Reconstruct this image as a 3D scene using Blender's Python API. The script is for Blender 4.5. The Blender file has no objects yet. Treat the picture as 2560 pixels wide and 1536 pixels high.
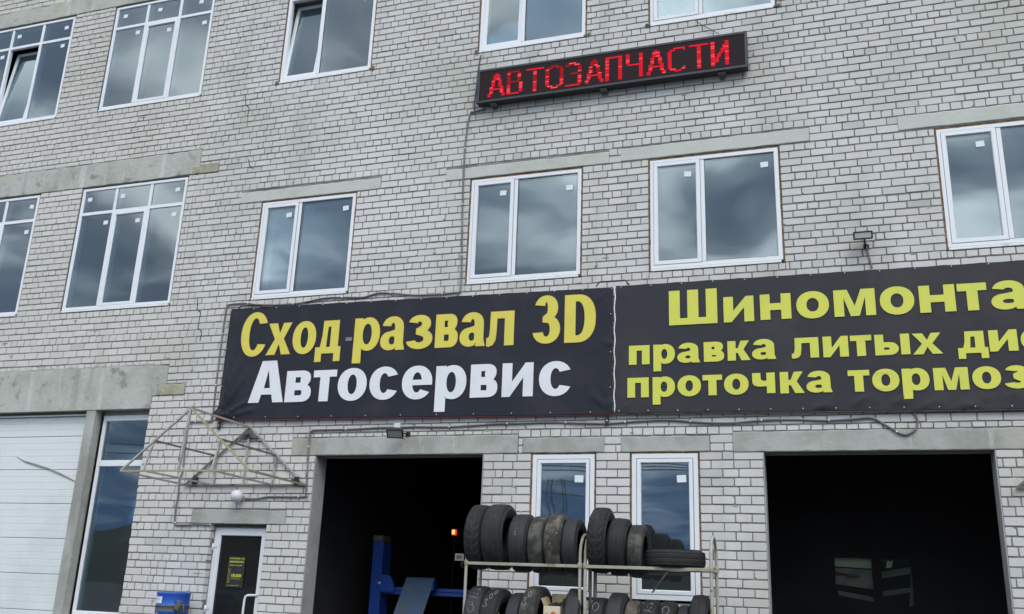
import bpy, bmesh, math, random
from math import sin, cos, pi, radians, sqrt
from mathutils import Vector, Matrix
from mathutils.geometry import tessellate_polygon

random.seed(7)
S = bpy.context.scene
COL = S.collection
CAM_F = 0.910133
CAM_R = [[0.947698, 0.317063, 0.036591], [0.058955, -0.286574, 0.956243], [-0.313675, 0.904072, 0.290278]]
CABLE_SIGN = [(-4.4,8.147),(-4.569,8.131),(-4.635,8.091),(-4.674,7.721),(-4.682,7.289),(-4.67,6.694),(-4.645,6.065),(-4.631,5.462),(-4.709,5.398),(-5.242,5.394),(-5.624,5.449),(-5.881,5.467),(-6.093,5.424),(-6.378,5.438),(-6.711,5.45),(-7.156,5.395),(-7.5,5.396),(-7.854,5.424),(-8.04,5.453),(-8.324,5.453),(-8.356,5.412),(-8.372,5.266),(-8.38,4.923),(-8.377,4.507),(-8.38,4.327),(-8.362,3.79),(-8.39,3.703),(-8.694,3.703),(-8.758,3.669),(-8.763,3.366),(-8.749,3.031),(-8.775,2.86),(-8.767,2.648),(-8.773,2.469),(-8.753,2.279),(-8.689,2.246),(-8.326,2.262),(-8.143,2.25)]
CABLE_GARAGE = [(-7.662,2.618),(-7.475,2.619),(-7.26,2.644),(-6.746,2.647),(-6.71,2.696),(-6.732,3.075),(-6.742,3.451),(-6.72,3.536),(-6.635,3.548),(-6.086,3.55),(-5.675,3.564),(-5.431,3.56),(-5.17,3.564),(-4.678,3.555),(-4.105,3.58),(-3.816,3.583),(-3.267,3.586),(-2.909,3.568),(-2.559,3.558),(-2.215,3.576),(-1.844,3.586),(-1.383,3.543),(-1.062,3.536),(-0.659,3.561),(-0.35,3.559),(-0.047,3.54),(0.252,3.549),(0.473,3.56),(0.612,3.479),(0.749,3.383),(0.833,3.366),(0.923,3.426),(0.951,3.519),(0.922,3.597),(0.872,3.676)]
CABLE_FLOOD = [(0.549,5.723),(0.557,5.647),(0.575,5.533),(0.594,5.427),(0.605,5.348)]
WIRE_LED = [(-1.394,9.072),(-1.294,8.979),(-1.185,8.895),(-1.077,8.806)]
HOOP_A = [(-8.104,5.358),(-8.059,5.403),(-7.734,5.388),(-7.693,5.357)]
HOOP_B = [(-2.722,5.324),(-2.677,5.386),(-2.343,5.385),(-2.29,5.318)]
TEXT_A = [('С',-8.003,-7.558,4.618,5.282),('х',-7.555,-7.161,4.63,5.093),('о',-7.138,-6.764,4.62,5.1),('д',-6.756,-6.361,4.496,5.087),('р',-6.162,-5.768,4.451,5.098),('а',-5.752,-5.386,4.614,5.091),('з',-5.35,-4.977,4.611,5.087),('в',-4.935,-4.61,4.614,5.077),('а',-4.581,-4.221,4.61,5.08),('л',-4.198,-3.821,4.603,5.07),('3',-3.55,-3.195,4.6,5.249),('D',-3.134,-2.725,4.597,5.234)]
TEXT_B = [('А',-7.753,-7.19,3.94,4.542),('в',-7.167,-6.759,3.936,4.379),('т',-6.737,-6.374,3.933,4.372),('о',-6.347,-5.906,3.928,4.385),('с',-5.862,-5.424,3.928,4.386),('е',-5.378,-4.938,3.92,4.379),('р',-4.889,-4.452,3.745,4.366),('в',-4.395,-4.018,3.92,4.361),('и',-3.956,-3.535,3.916,4.359),('с',-3.457,-3.02,3.908,4.361)]
TEXT_C = [('Ш',-1.79,-1.2,4.754,5.2),('и',-1.124,-0.765,4.755,5.077),('н',-0.691,-0.333,4.762,5.08),('о',-0.272,0.097,4.748,5.086),('м',0.152,0.608,4.751,5.077),('о',0.658,1.026,4.741,5.081),('н',1.079,1.455,4.746,5.068),('т',1.48,1.782,4.744,5.065),('а',1.818,2.186,4.734,5.072),('ж',2.209,2.736,4.745,5.062)]
TEXT_D = [('п',-2.295,-2.036,4.273,4.516),('р',-1.99,-1.724,4.179,4.519),('а',-1.696,-1.422,4.272,4.522),('в',-1.375,-1.133,4.273,4.519),('к',-1.092,-0.826,4.275,4.517),('а',-0.807,-0.529,4.276,4.525),('л',-0.353,-0.048,4.273,4.518),('и',-0.0,0.279,4.27,4.518),('т',0.302,0.533,4.269,4.515),('ы',0.565,0.936,4.268,4.511),('х',0.963,1.273,4.261,4.505),('д',1.428,1.733,4.19,4.503),('и',1.748,2.031,4.26,4.503),('с',2.062,2.342,4.25,4.502),('к',2.37,2.645,4.259,4.49)]
TEXT_E = [('п',-2.314,-2.049,3.86,4.107),('р',-2.002,-1.729,3.766,4.11),('о',-1.698,-1.417,3.856,4.114),('т',-1.397,-1.166,3.861,4.11),('о',-1.145,-0.86,3.859,4.114),('ч',-0.816,-0.557,3.866,4.112),('к',-0.502,-0.23,3.858,4.113),('а',-0.208,0.077,3.857,4.113),('т',0.25,0.483,3.854,4.104),('о',0.509,0.795,3.848,4.109),('р',0.825,1.107,3.755,4.105),('м',1.15,1.503,3.844,4.096),('о',1.541,1.825,3.841,4.097),('з',1.862,2.11,3.839,4.096)]
BANNER1 = [(-8.245,5.369),(-2.501,5.308),(-8.246,3.725),(-2.508,3.666)]
BANNER2 = [(-2.465,5.321),(2.197,5.304),(-2.498,3.676),(2.012,3.622)]


WALL_Y = 11.2          # face of the brickwork, metres in front of the camera
EYE = 1.55             # camera height above the yard

# ------------------------------------------------------------------ camera
cam = bpy.data.cameras.new('camera')
cam.sensor_width = 36.0
cam.lens = 36.0 * CAM_F
cam.clip_start = 0.05
cam.clip_end = 2000.0
camo = bpy.data.objects.new('camera', cam)
COL.objects.link(camo)
rt, up, fw = [Vector(v) for v in CAM_R]
m = Matrix((rt, up, -fw)).transposed().to_4x4()
m.translation = Vector((0, 0, EYE))
camo.matrix_world = m
S.camera = camo

# ------------------------------------------------------------------ sky: broken overcast
SUN_EL, SUN_AZ = radians(48), radians(200)
world = bpy.data.worlds.new('World')
S.world = world
world.use_nodes = True
wn, wl = world.node_tree.nodes, world.node_tree.links
wn.clear()
def wnode(t, **k):
    n = wn.new(t)
    for a, b in k.items():
        setattr(n, a, b)
    return n
wout = wnode('ShaderNodeOutputWorld')
wbg = wnode('ShaderNodeBackground')
wbg.inputs['Strength'].default_value = 0.101
sky = wnode('ShaderNodeTexSky', sky_type='NISHITA')
sky.sun_disc = False
sky.sun_elevation = SUN_EL
sky.sun_rotation = SUN_AZ
sky.air_density = 1.2
sky.dust_density = 2.0
tc = wnode('ShaderNodeTexCoord')
sep = wnode('ShaderNodeSeparateXYZ')
wl.new(tc.outputs['Generated'], sep.inputs[0])
zc = wnode('ShaderNodeMath', operation='MAXIMUM')
wl.new(sep.outputs['Z'], zc.inputs[0]); zc.inputs[1].default_value = 0.0
za = wnode('ShaderNodeMath', operation='ADD')
wl.new(zc.outputs[0], za.inputs[0]); za.inputs[1].default_value = 0.10
dx = wnode('ShaderNodeMath', operation='DIVIDE'); wl.new(sep.outputs['X'], dx.inputs[0]); wl.new(za.outputs[0], dx.inputs[1])
dy = wnode('ShaderNodeMath', operation='DIVIDE'); wl.new(sep.outputs['Y'], dy.inputs[0]); wl.new(za.outputs[0], dy.inputs[1])
cmb = wnode('ShaderNodeCombineXYZ')
wl.new(dx.outputs[0], cmb.inputs['X']); wl.new(dy.outputs[0], cmb.inputs['Y'])
cmb.inputs['Z'].default_value = 24.1
n1 = wnode('ShaderNodeTexNoise'); n1.inputs['Scale'].default_value = 2.5; n1.inputs['Detail'].default_value = 3.5; n1.inputs['Roughness'].default_value = 0.45
n1.inputs['Distortion'].default_value = 0.35
wl.new(cmb.outputs[0], n1.inputs['Vector'])
r1 = wnode('ShaderNodeValToRGB')                       # cloud brightness: grey bellies to bright gaps
cr = r1.color_ramp
cr.elements[0].position = 0.40; cr.elements[0].color = (5.6, 6.8, 8.8, 1)
cr.elements[1].position = 0.64; cr.elements[1].color = (36.0, 36.5, 36.5, 1)
e = cr.elements.new(0.50); e.color = (11.9, 13.2, 15.0, 1)
wl.new(n1.outputs['Fac'], r1.inputs['Fac'])
n2 = wnode('ShaderNodeTexNoise'); n2.inputs['Scale'].default_value = 0.5; n2.inputs['Detail'].default_value = 3.0
wl.new(cmb.outputs[0], n2.inputs['Vector'])
r2 = wnode('ShaderNodeValToRGB'); r2.color_ramp.elements[0].position = 0.36; r2.color_ramp.elements[1].position = 0.5
r2.color_ramp.elements[0].color = (0.45, 0.45, 0.45, 1)
wl.new(n2.outputs['Fac'], r2.inputs['Fac'])
skm = wnode('ShaderNodeMix', data_type='RGBA')
wl.new(r2.outputs['Color'], skm.inputs[0]); wl.new(sky.outputs[0], skm.inputs[6]); wl.new(r1.outputs['Color'], skm.inputs[7])
# heavier, bluer cloud bank low over the horizon
lowr = wnode('ShaderNodeMapRange'); lowr.inputs['From Min'].default_value = 0.05; lowr.inputs['From Max'].default_value = 0.30
lowr.inputs['To Min'].default_value = 0.90; lowr.inputs['To Max'].default_value = 0.0
wl.new(sep.outputs['Z'], lowr.inputs['Value'])
lowm = wnode('ShaderNodeMix', data_type='RGBA')
wl.new(lowr.outputs[0], lowm.inputs[0]); wl.new(skm.outputs[2], lowm.inputs[6]); lowm.inputs[7].default_value = (1.1, 3.1, 6.8, 1)
wl.new(lowm.outputs[2], wbg.inputs['Color'])
wl.new(wbg.outputs[0], wout.inputs[0])

sun = bpy.data.lights.new('sun', 'SUN')
sun.energy = 1.5
sun.angle = radians(25)
sun.color = (1.0, 0.955, 0.89)
suno = bpy.data.objects.new('sun', sun)
COL.objects.link(suno)
d = Vector((0.55 * cos(SUN_EL), -0.83 * cos(SUN_EL), sin(SUN_EL)))   # towards the sun: high behind the photographer
suno.rotation_euler = d.to_track_quat('Z', 'Y').to_euler()
suno.location = (5, -8, 20)
sky.sun_rotation = math.atan2(d.x, d.y)

S.view_settings.view_transform = 'Standard'
S.view_settings.look = 'None'
S.view_settings.gamma = 1.0
S.view_settings.exposure = 0.0
S.view_settings.use_curve_mapping = False

# ------------------------------------------------------------------ helpers
def tag(o, label=None, cat=None, group=None, kind=None):
    if label: o['label'] = label
    if cat: o['category'] = cat
    if group: o['group'] = group
    if kind: o['kind'] = kind
    return o

def empty(name, loc, label, cat, group=None):
    o = bpy.data.objects.new(name, None)
    COL.objects.link(o)
    o.location = loc
    o.empty_display_size = 0.2
    bpy.context.view_layer.update()
    return tag(o, label, cat, group)

def world_loc(o):
    v = Vector((0, 0, 0))
    while o is not None:
        v += o.location
        o = o.parent
    return v

class MB:
    """collects shapes given in world coordinates and links them as one mesh object"""
    def __init__(s):
        s.v = []; s.f = []; s.sm = []
    def add(s, vs, fs, smooth=False):
        k = len(s.v)
        s.v += [tuple(p) for p in vs]
        s.f += [tuple(i + k for i in f) for f in fs]
        s.sm += [smooth] * len(fs)
        return s
    def box(s, x0, x1, y0, y1, z0, z1, ch=0.0, rot=None):
        if ch <= 0:
            vs = [(x, y, z) for x in (x0, x1) for y in (y0, y1) for z in (z0, z1)]
            fs = [(0, 1, 3, 2), (4, 6, 7, 5), (0, 4, 5, 1), (2, 3, 7, 6), (0, 2, 6, 4), (1, 5, 7, 3)]
        else:
            bm = bmesh.new()
            bmesh.ops.create_cube(bm, size=1)
            for v in bm.verts:
                v.co = Vector(((x0 + x1) / 2 + v.co.x * (x1 - x0), (y0 + y1) / 2 + v.co.y * (y1 - y0), (z0 + z1) / 2 + v.co.z * (z1 - z0)))
            bmesh.ops.bevel(bm, geom=bm.edges[:], offset=ch, segments=1, affect='EDGES')
            bm.verts.index_update()
            vs = [v.co.copy() for v in bm.verts]
            fs = [[v.index for v in f.verts] for f in bm.faces]
            bm.free()
        if rot is not None:
            c = Vector(((x0 + x1) / 2, (y0 + y1) / 2, (z0 + z1) / 2))
            vs = [c + rot @ (Vector(p) - c) for p in vs]
        return s.add(vs, fs)
    def tube(s, pts, r, n=6, caps=True, smooth=True, r2=None):
        pts = [Vector(p) for p in pts]
        vs = []; fs = []
        prev = None
        for i, p in enumerate(pts):
            a = pts[max(i - 1, 0)]; b = pts[min(i + 1, len(pts) - 1)]
            t = (b - a).normalized()
            if prev is None:
                u = t.orthogonal().normalized()
            else:
                u = (prev - t * prev.dot(t)).normalized()
            prev = u
            w = t.cross(u)
            rr = r if r2 is None else r + (r2 - r) * i / (len(pts) - 1)
            for k in range(n):
                a_ = 2 * pi * k / n
                vs.append(p + (u * cos(a_) + w * sin(a_)) * rr)
        for i in range(len(pts) - 1):
            for k in range(n):
                fs.append((i * n + k, i * n + (k + 1) % n, (i + 1) * n + (k + 1) % n, (i + 1) * n + k))
        s.add(vs, fs, smooth)
        if caps:
            k = len(s.v) - len(vs)
            s.f.append(tuple(k + i for i in reversed(range(n)))); s.sm.append(False)
            s.f.append(tuple(k + (len(pts) - 1) * n + i for i in range(n))); s.sm.append(False)
        return s
    def angle(s, a, b, w=0.035, t=0.005, side=Vector((0, 1, 0))):
        """square bar between two points"""
        a = Vector(a); b = Vector(b)
        d = (b - a).normalized()
        u = side - d * side.dot(d)
        if u.length < 1e-4:
            u = d.orthogonal()
        u.normalize()
        v = d.cross(u)
        h = w / 2
        vs = []
        for p in (a, b):
            for (i, j) in ((-1, -1), (1, -1), (1, 1), (-1, 1)):
                vs.append(p + u * h * i + v * h * j)
        fs = [(0, 1, 5, 4), (1, 2, 6, 5), (2, 3, 7, 6), (3, 0, 4, 7), (3, 2, 1, 0), (4, 5, 6, 7)]
        return s.add(vs, fs)
    def lathe(s, prof, c, axis, n=24, smooth=True, close=False):
        """prof: (radius, offset along axis)"""
        axis = Vector(axis).normalized(); u = axis.orthogonal().normalized(); w = axis.cross(u); c = Vector(c)
        vs = []; fs = []
        for r, t in prof:
            for k in range(n):
                a = 2 * pi * k / n
                vs.append(c + axis * t + (u * cos(a) + w * sin(a)) * r)
        m_ = len(prof)
        for i in range(m_ if close else m_ - 1):
            j = (i + 1) % m_
            for k in range(n):
                fs.append((i * n + k, i * n + (k + 1) % n, j * n + (k + 1) % n, j * n + k))
        return s.add(vs, fs, smooth)
    def ring(s, x0, x1, z0, z1, w, y0, y1, ch=0.006, step=0.010):
        """mitred window profile: flat face at y0, stepped down towards the glass, back at y1"""
        prof = [(0, y1), (0, y0 + 0.003), (0.003, y0), (w - ch - 0.002, y0), (w, y0 + ch + step), (w, y1)]
        vs = []; fs = []
        for (o, y) in prof:
            vs += [(x0 + o, y, z0 + o), (x1 - o, y, z0 + o), (x1 - o, y, z1 - o), (x0 + o, y, z1 - o)]
        for i in range(len(prof) - 1):
            for k in range(4):
                fs.append((i * 4 + k, i * 4 + (k + 1) % 4, (i + 1) * 4 + (k + 1) % 4, (i + 1) * 4 + k))
        k = (len(prof) - 1) * 4
        for q in range(4):
            fs.append((k + q, k + (q + 1) % 4, (q + 1) % 4, q))
        return s.add(vs, fs)
    def build(s, name, mat, parent=None, recalc=True):
        me = bpy.data.meshes.new(name)
        org = world_loc(parent) if parent is not None else Vector((0, 0, 0))
        if parent is None and s.v:
            # put the origin at the base of the thing itself
            xs = [p[0] for p in s.v]; ys = [p[1] for p in s.v]; zs = [p[2] for p in s.v]
            org = Vector(((min(xs) + max(xs)) / 2, (min(ys) + max(ys)) / 2, min(zs)))
        me.from_pydata([tuple(Vector(p) - org) for p in s.v], [], s.f)
        me.polygons.foreach_set('use_smooth', s.sm)
        if recalc:
            bm = bmesh.new(); bm.from_mesh(me)
            bmesh.ops.recalc_face_normals(bm, faces=bm.faces[:])
            bm.to_mesh(me); bm.free()
        me.materials.append(mat)
        me.update()
        o = bpy.data.objects.new(name, me)
        COL.objects.link(o)
        if parent is not None:
            o.parent = parent
        else:
            o.location = org
        return o

# ------------------------------------------------------------------ materials
MATS = {}
def mat(name, col, rough=0.7, metal=0.0, noise=None, bump=None, spec=None, emis=None, estr=0.0):
    """noise: list of (scale, detail, colour2, lo, hi, stretch) mixed in order; bump: (scale, strength, distance)"""
    m_ = bpy.data.materials.new(name)
    m_.use_nodes = True
    nt = m_.node_tree; N = nt.nodes; Lk = nt.links
    b = N['Principled BSDF']
    b.inputs['Roughness'].default_value = rough
    b.inputs['Metallic'].default_value = metal
    if spec is not None:
        b.inputs['Specular IOR Level'].default_value = spec
    b.inputs['Base Color'].default_value = (*col, 1)
    if emis is not None:
        b.inputs['Emission Color'].default_value = (*emis, 1)
        b.inputs['Emission Strength'].default_value = estr
    geo = N.new('ShaderNodeNewGeometry')
    last = None
    for (sc, det, c2, lo, hi, st) in (noise or []):
        mp = N.new('ShaderNodeMapping'); mp.inputs['Scale'].default_value = st
        Lk.new(geo.outputs['Position'], mp.inputs['Vector'])
        tx = N.new('ShaderNodeTexNoise'); tx.inputs['Scale'].default_value = sc; tx.inputs['Detail'].default_value = det
        tx.inputs['Roughness'].default_value = 0.6
        Lk.new(mp.outputs[0], tx.inputs['Vector'])
        mr = N.new('ShaderNodeMapRange'); mr.inputs['From Min'].default_value = lo; mr.inputs['From Max'].default_value = hi
        mr.interpolation_type = 'SMOOTHSTEP'
        Lk.new(tx.outputs['Fac'], mr.inputs['Value'])
        mx = N.new('ShaderNodeMix'); mx.data_type = 'RGBA'
        Lk.new(mr.outputs[0], mx.inputs[0])
        if last is None: mx.inputs[6].default_value = (*col, 1)
        else: Lk.new(last, mx.inputs[6])
        mx.inputs[7].default_value = (*c2, 1)
        last = mx.outputs[2]
    if last is not None:
        Lk.new(last, b.inputs['Base Color'])
    if bump:
        tx = N.new('ShaderNodeTexNoise'); tx.inputs['Scale'].default_value = bump[0]; tx.inputs['Detail'].default_value = 5
        Lk.new(geo.outputs['Position'], tx.inputs['Vector'])
        bp = N.new('ShaderNodeBump'); bp.inputs['Strength'].default_value = bump[1]; bp.inputs['Distance'].default_value = bump[2]
        Lk.new(tx.outputs['Fac'], bp.inputs['Height']); Lk.new(bp.outputs[0], b.inputs['Normal'])
    MATS[name] = m_
    return m_
U = (1, 1, 1)
V = (1, 1, 0.16)      # vertical streaks

def brick_material():
    m_ = bpy.data.materials.new('silicate_brick')
    m_.use_nodes = True
    nt = m_.node_tree; N = nt.nodes; Lk = nt.links
    b = N['Principled BSDF']; b.inputs['Roughness'].default_value = 0.9
    b.inputs['Specular IOR Level'].default_value = 0.25
    geo = N.new('ShaderNodeNewGeometry'); oi = N.new('ShaderNodeObjectInfo')
    ad = N.new('ShaderNodeMath'); ad.operation = 'ADD'; Lk.new(geo.outputs['Random Per Island'], ad.inputs[0]); Lk.new(oi.outputs['Random'], ad.inputs[1])
    fr = N.new('ShaderNodeMath'); fr.operation = 'FRACT'; Lk.new(ad.outputs[0], fr.inputs[0])
    ramp = N.new('ShaderNodeValToRGB'); Lk.new(fr.outputs[0], ramp.inputs['Fac'])
    cr = ramp.color_ramp; cr.interpolation = 'LINEAR'
    cols = [(0.0, (.42, .425, .42)), (.04, (.50, .50, .485)), (.25, (.535, .535, .52)), (.42, (.55, .54, .525)), (.55, (.53, .54, .53)), (.7, (.56, .555, .54)), (.83, (.525, .53, .51)), (.95, (.545, .53, .505)), (1.0, (.48, .47, .45))]
    cr.elements[0].position = 0; cr.elements[0].color = (*cols[0][1], 1)
    cr.elements[1].position = 1; cr.elements[1].color = (*cols[-1][1], 1)
    for p, c in cols[1:-1]:
        e_ = cr.elements.new(p); e_.color = (*c, 1)
    last = ramp.outputs['Color']
    def layer(last, sc, det, c2, lo, hi, st=U, amt=1.0):
        mp = N.new('ShaderNodeMapping'); mp.inputs['Scale'].default_value = st
        Lk.new(geo.outputs['Position'], mp.inputs['Vector'])
        tx = N.new('ShaderNodeTexNoise'); tx.inputs['Scale'].default_value = sc; tx.inputs['Detail'].default_value = det
        Lk.new(mp.outputs[0], tx.inputs['Vector'])
        mr = N.new('ShaderNodeMapRange'); mr.inputs['From Min'].default_value = lo; mr.inputs['From Max'].default_value = hi
        mr.inputs['To Max'].default_value = amt
        mr.interpolation_type = 'SMOOTHSTEP'
        Lk.new(tx.outputs['Fac'], mr.inputs['Value'])
        mx = N.new('ShaderNodeMix'); mx.data_type = 'RGBA'
        Lk.new(mr.outputs[0], mx.inputs[0]); Lk.new(last, mx.inputs[6]); mx.inputs[7].default_value = (*c2, 1)
        return mx.outputs[2]
    last = layer(last, 0.55, 3, (.42, .43, .38), .48, .70, U, .75)            # broad greenish weathering
    last = layer(last, 38, 4, (.36, .355, .34), .60, .80, U, .6)             # fine pits and dirt
    last = layer(last, 5.0, 4, (.33, .32, .30), .64, .82, U, .6)              # smudges
    last = layer(last, 1.1, 5, (.50, .49, .33), .66, .80, U, .6)              # yellow lichen stain
    last = layer(last, 2.2, 4, (.36, .365, .33), .52, .74, (1, 1, .10), .45)        # runs of dirty water
    last = layer(last, .35, 4, (.61, .61, .60), .48, .66, U, .55)
    last = layer(last, 150, 2, (.62, .62, .60), .62, .8, U, .6)
    # mortar streaks and grime gather on the bricks of the left bay
    sp = N.new('ShaderNodeSeparateXYZ'); Lk.new(geo.outputs['Position'], sp.inputs[0])
    mr = N.new('ShaderNodeMapRange'); Lk.new(sp.outputs['X'], mr.inputs['Value'])
    mr.inputs['From Min'].default_value = -8.9; mr.inputs['From Max'].default_value = -9.5; mr.inputs['To Max'].default_value = 0.35
    mx = N.new('ShaderNodeMix'); mx.data_type = 'RGBA'; Lk.new(mr.outputs[0], mx.inputs[0]); Lk.new(last, mx.inputs[6]); mx.inputs[7].default_value = (.50, .48, .42, 1)
    Lk.new(mx.outputs[2], b.inputs['Base Color'])
    tx = N.new('ShaderNodeTexNoise'); tx.inputs['Scale'].default_value = 60; tx.inputs['Detail'].default_value = 5
    Lk.new(geo.outputs['Position'], tx.inputs['Vector'])
    bp = N.new('ShaderNodeBump'); bp.inputs['Strength'].default_value = 0.35; bp.inputs['Distance'].default_value = 0.004
    Lk.new(tx.outputs['Fac'], bp.inputs['Height']); Lk.new(bp.outputs[0], b.inputs['Normal'])
    return m_
M_BRICK = brick_material()
M_MORTAR = mat('mortar', (.175, .174, .170), .95, noise=[(3, 5, (.27, .27, .255), .45, .7, U), (1.2, 4, (.115, .11, .105), .52, .75, U), (14, 3, (.34, .34, .32), .60, .8, U)], bump=(40, .6, .006))
M_SMEAR = mat('smeared_mortar', (.33, .33, .31), .95, noise=[(9, 4, (.22, .22, .21), .45, .7, U)])
M_CRACK = mat('open_joint', (.03, .03, .03), 1.0)
M_CONC = mat('lintel_concrete', (.37, .38, .355), .9, noise=[(2.0, 6, (.28, .29, .26), .42, .66, U), (1.3, 6, (.235, .24, .215), .52, .74, (1, 1, .5)), (5, 5, (.47, .49, .46), .60, .76, V), (30, 3, (.22, .22, .20), .64, .78, U), (.6, 3, (.37, .36, .25), .56, .74, U)], bump=(22, .5, .008))
M_CONC_U = mat('upper_lintel_concrete', (.47, .49, .45), .9, noise=[(2.0, 6, (.41, .43, .385), .45, .7, U), (1.3, 6, (.34, .355, .31), .56, .76, (1, 1, .5)), (30, 3, (.30, .31, .28), .66, .80, U), (9, 4, (.55, .56, .53), .6, .78, V)], bump=(22, .5, .008))
M_CONC_B = mat('weathered_concrete', (.40, .415, .38), .9, noise=[(1.6, 6, (.31, .325, .285), .42, .68, (1, 1, .8)), (4.5, 6, (.19, .195, .175), .56, .73, U), (4.5, 4, (.50, .525, .49), .60, .74, (1, 1, .07)), (2.6, 4, (.28, .285, .26), .57, .76, (1, 1, .12)), (1.1, 3, (.37, .35, .20), .58, .76, U), (26, 4, (.20, .20, .18), .62, .76, U)], bump=(14, .8, .012))
M_CONC_Y = mat('yellowed_concrete', (.34, .33, .255), .9, noise=[(3.0, 5, (.24, .23, .165), .42, .66, U), (12, 4, (.42, .42, .36), .55, .75, U)], bump=(18, .8, .012))
M_PLASTER = mat('grey_reveal_render', (.34, .34, .325), .95, noise=[(1.5, 5, (.26, .26, .245), .4, .7, U), (9, 4, (.40, .40, .38), .55, .78, U)], bump=(30, .5, .006))
M_PVC = mat('white_plastic', (.68, .71, .74), .32, noise=[(1.2, 4, (.60, .63, .66), .5, .8, U), (20, 4, (.55, .56, .56), .68, .85, V)])
M_TAPE = mat('grey_tape', (.17, .17, .18), .6)
M_LEDGE = mat('white_ledge', (.70, .71, .71), .5, noise=[(6, 5, (.50, .49, .46), .55, .75, U)])
M_FOAM = mat('mounting_foam', (.24, .135, .055), .95, noise=[(9, 5, (.10, .06, .03), .4, .65, U), (25, 3, (.42, .27, .12), .6, .8, U)], bump=(50, 1, .01))
M_STICK = mat('white_sticker', (.66, .70, .73), .6)
M_INNER = mat('inner_plaster', (.42, .45, .47), .95, noise=[(1.0, 4, (.33, .35, .37), .4, .7, U)])
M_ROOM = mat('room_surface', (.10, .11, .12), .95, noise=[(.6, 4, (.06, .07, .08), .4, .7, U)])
M_DARK = mat('darkened_interior_surface', (.022, .022, .023), .95, noise=[(.8, 5, (.012, .012, .013), .4, .7, U)])  # near-black albedo: the darkness of the interiors is put into the wall colour
M_GROUND = mat('asphalt', (.075, .074, .072), .95, noise=[(.5, 5, (.05, .05, .05), .4, .7, U), (60, 3, (.12, .12, .115), .6, .8, U)], bump=(90, .5, .004))
M_HILL = mat('far_woods_green', (.035, .05, .03), 1.0, noise=[(.05, 5, (.02, .03, .02), .4, .7, U)])
M_VINYL = mat('banner_vinyl', (.017, .0195, .029), .6, spec=.22, noise=[(1.6, 4, (.028, .030, .038), .45, .75, U), (30, 3, (.020, .021, .027), .55, .75, U)], bump=(3.0, .35, .03))
M_VINYL_B = mat('faded_banner_vinyl', (.030, .031, .038), .6, spec=.22, noise=[(1.2, 4, (.042, .041, .044), .45, .75, U), (30, 3, (.031, .031, .035), .55, .75, U)], bump=(3.0, .35, .03))
M_YEL = mat('yellow_print', (.62, .55, .075), .6, noise=[(2.5, 4, (.57, .51, .08), .45, .75, U)])
M_YEL_B = mat('lemon_print', (.58, .59, .075), .6, noise=[(2.5, 4, (.53, .56, .085), .45, .75, U)])
M_WHT = mat('white_print', (.66, .69, .72), .6, noise=[(2.5, 4, (.60, .63, .67), .45, .75, U)])
M_OUTL = mat('orange_outline_print', (.30, .10, .05), .6)
M_OUTR = mat('dark_red_outline_print', (.12, .03, .035), .6)
M_EYELET = mat('zinc_eyelet', (.65, .65, .62), .4, .5)
M_REDF = mat('dark_red_painted_steel', (.16, .022, .022), .5, noise=[(8, 4, (.05, .015, .015), .5, .7, U)])
M_LEDBOX = mat('charcoal_housing', (.018, .020, .026), .45, noise=[(5, 3, (.035, .036, .042), .5, .75, U)])
M_LEDSCR = mat('display_mask', (.020, .012, .015), .7, spec=.15)
M_LED1 = mat('lit_red_diode', (.12, .0, .0), .6, spec=.1, emis=(.95, .008, .035), estr=.80)
M_LED2 = mat('dim_red_diode', (.1, .0, .0), .6, spec=.1, emis=(.85, .010, .022), estr=.34)
M_LED3 = mat('bright_red_diode', (.15, .0, .0), .6, spec=.1, emis=(1.0, .07, .09), estr=1.05)
M_CABLE = mat('grey_conduit', (.13, .13, .13), .6, noise=[(3, 3, (.20, .20, .195), .45, .7, U)])
M_CABLE_D = mat('dark_cable', (.05, .05, .05), .6)
M_BLACK = mat('black_painted_metal', (.012, .012, .013), .4)
M_LENS = mat('floodlight_lens', (.46, .49, .47), .45)
M_JBOX = mat('white_junction_box', (.55, .60, .62), .5)
M_GLOBE = mat('opal_glass', (.56, .58, .60), .25)
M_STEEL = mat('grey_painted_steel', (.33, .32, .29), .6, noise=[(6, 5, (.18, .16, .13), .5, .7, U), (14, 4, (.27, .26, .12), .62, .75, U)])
M_STEELDK = mat('dark_rusty_steel', (.15, .14, .12), .7, noise=[(9, 5, (.05, .03, .02), .5, .7, U)])  # darker, rust-blotched steel for some bars, brackets and the pylon
M_YSTEEL = mat('yellowed_paint_steel', (.29, .28, .19), .6, noise=[(7, 5, (.24, .22, .10), .5, .7, U), (16, 4, (.09, .05, .03), .6, .75, U)])
M_RACK = mat('peeling_white_paint', (.34, .335, .30), .6, noise=[(7, 5, (.30, .29, .18), .46, .68, U), (16, 5, (.10, .07, .05), .60, .74, U)], bump=(40, .4, .003))
M_RACKY = mat('mossy_rail_paint', (.33, .325, .27), .65, noise=[(5, 5, (.22, .21, .11), .45, .68, U), (15, 5, (.13, .075, .045), .58, .74, U)], bump=(40, .4, .003))
M_RUB = [mat('tyre_rubber', (.010, .010, .0105), .8, noise=[(7, 5, (.022, .0215, .021), .45, .72, U)], bump=(60, .3, .003)),
         mat('dusty_tyre_rubber', (.020, .020, .0195), .85, noise=[(6, 6, (.075, .076, .062), .46, .66, U), (22, 5, (.075, .07, .06), .60, .75, U)], bump=(60, .3, .003)),
         mat('mud_stained_rubber', (.028, .026, .022), .9, noise=[(7, 6, (.11, .098, .078), .44, .64, U), (20, 5, (.20, .19, .165), .58, .72, U)], bump=(50, .4, .003)),
         mat('blue_black_rubber', (.013, .0142, .018), .7, noise=[(9, 5, (.021, .0225, .028), .45, .72, U)], bump=(60, .3, .003))]
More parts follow.
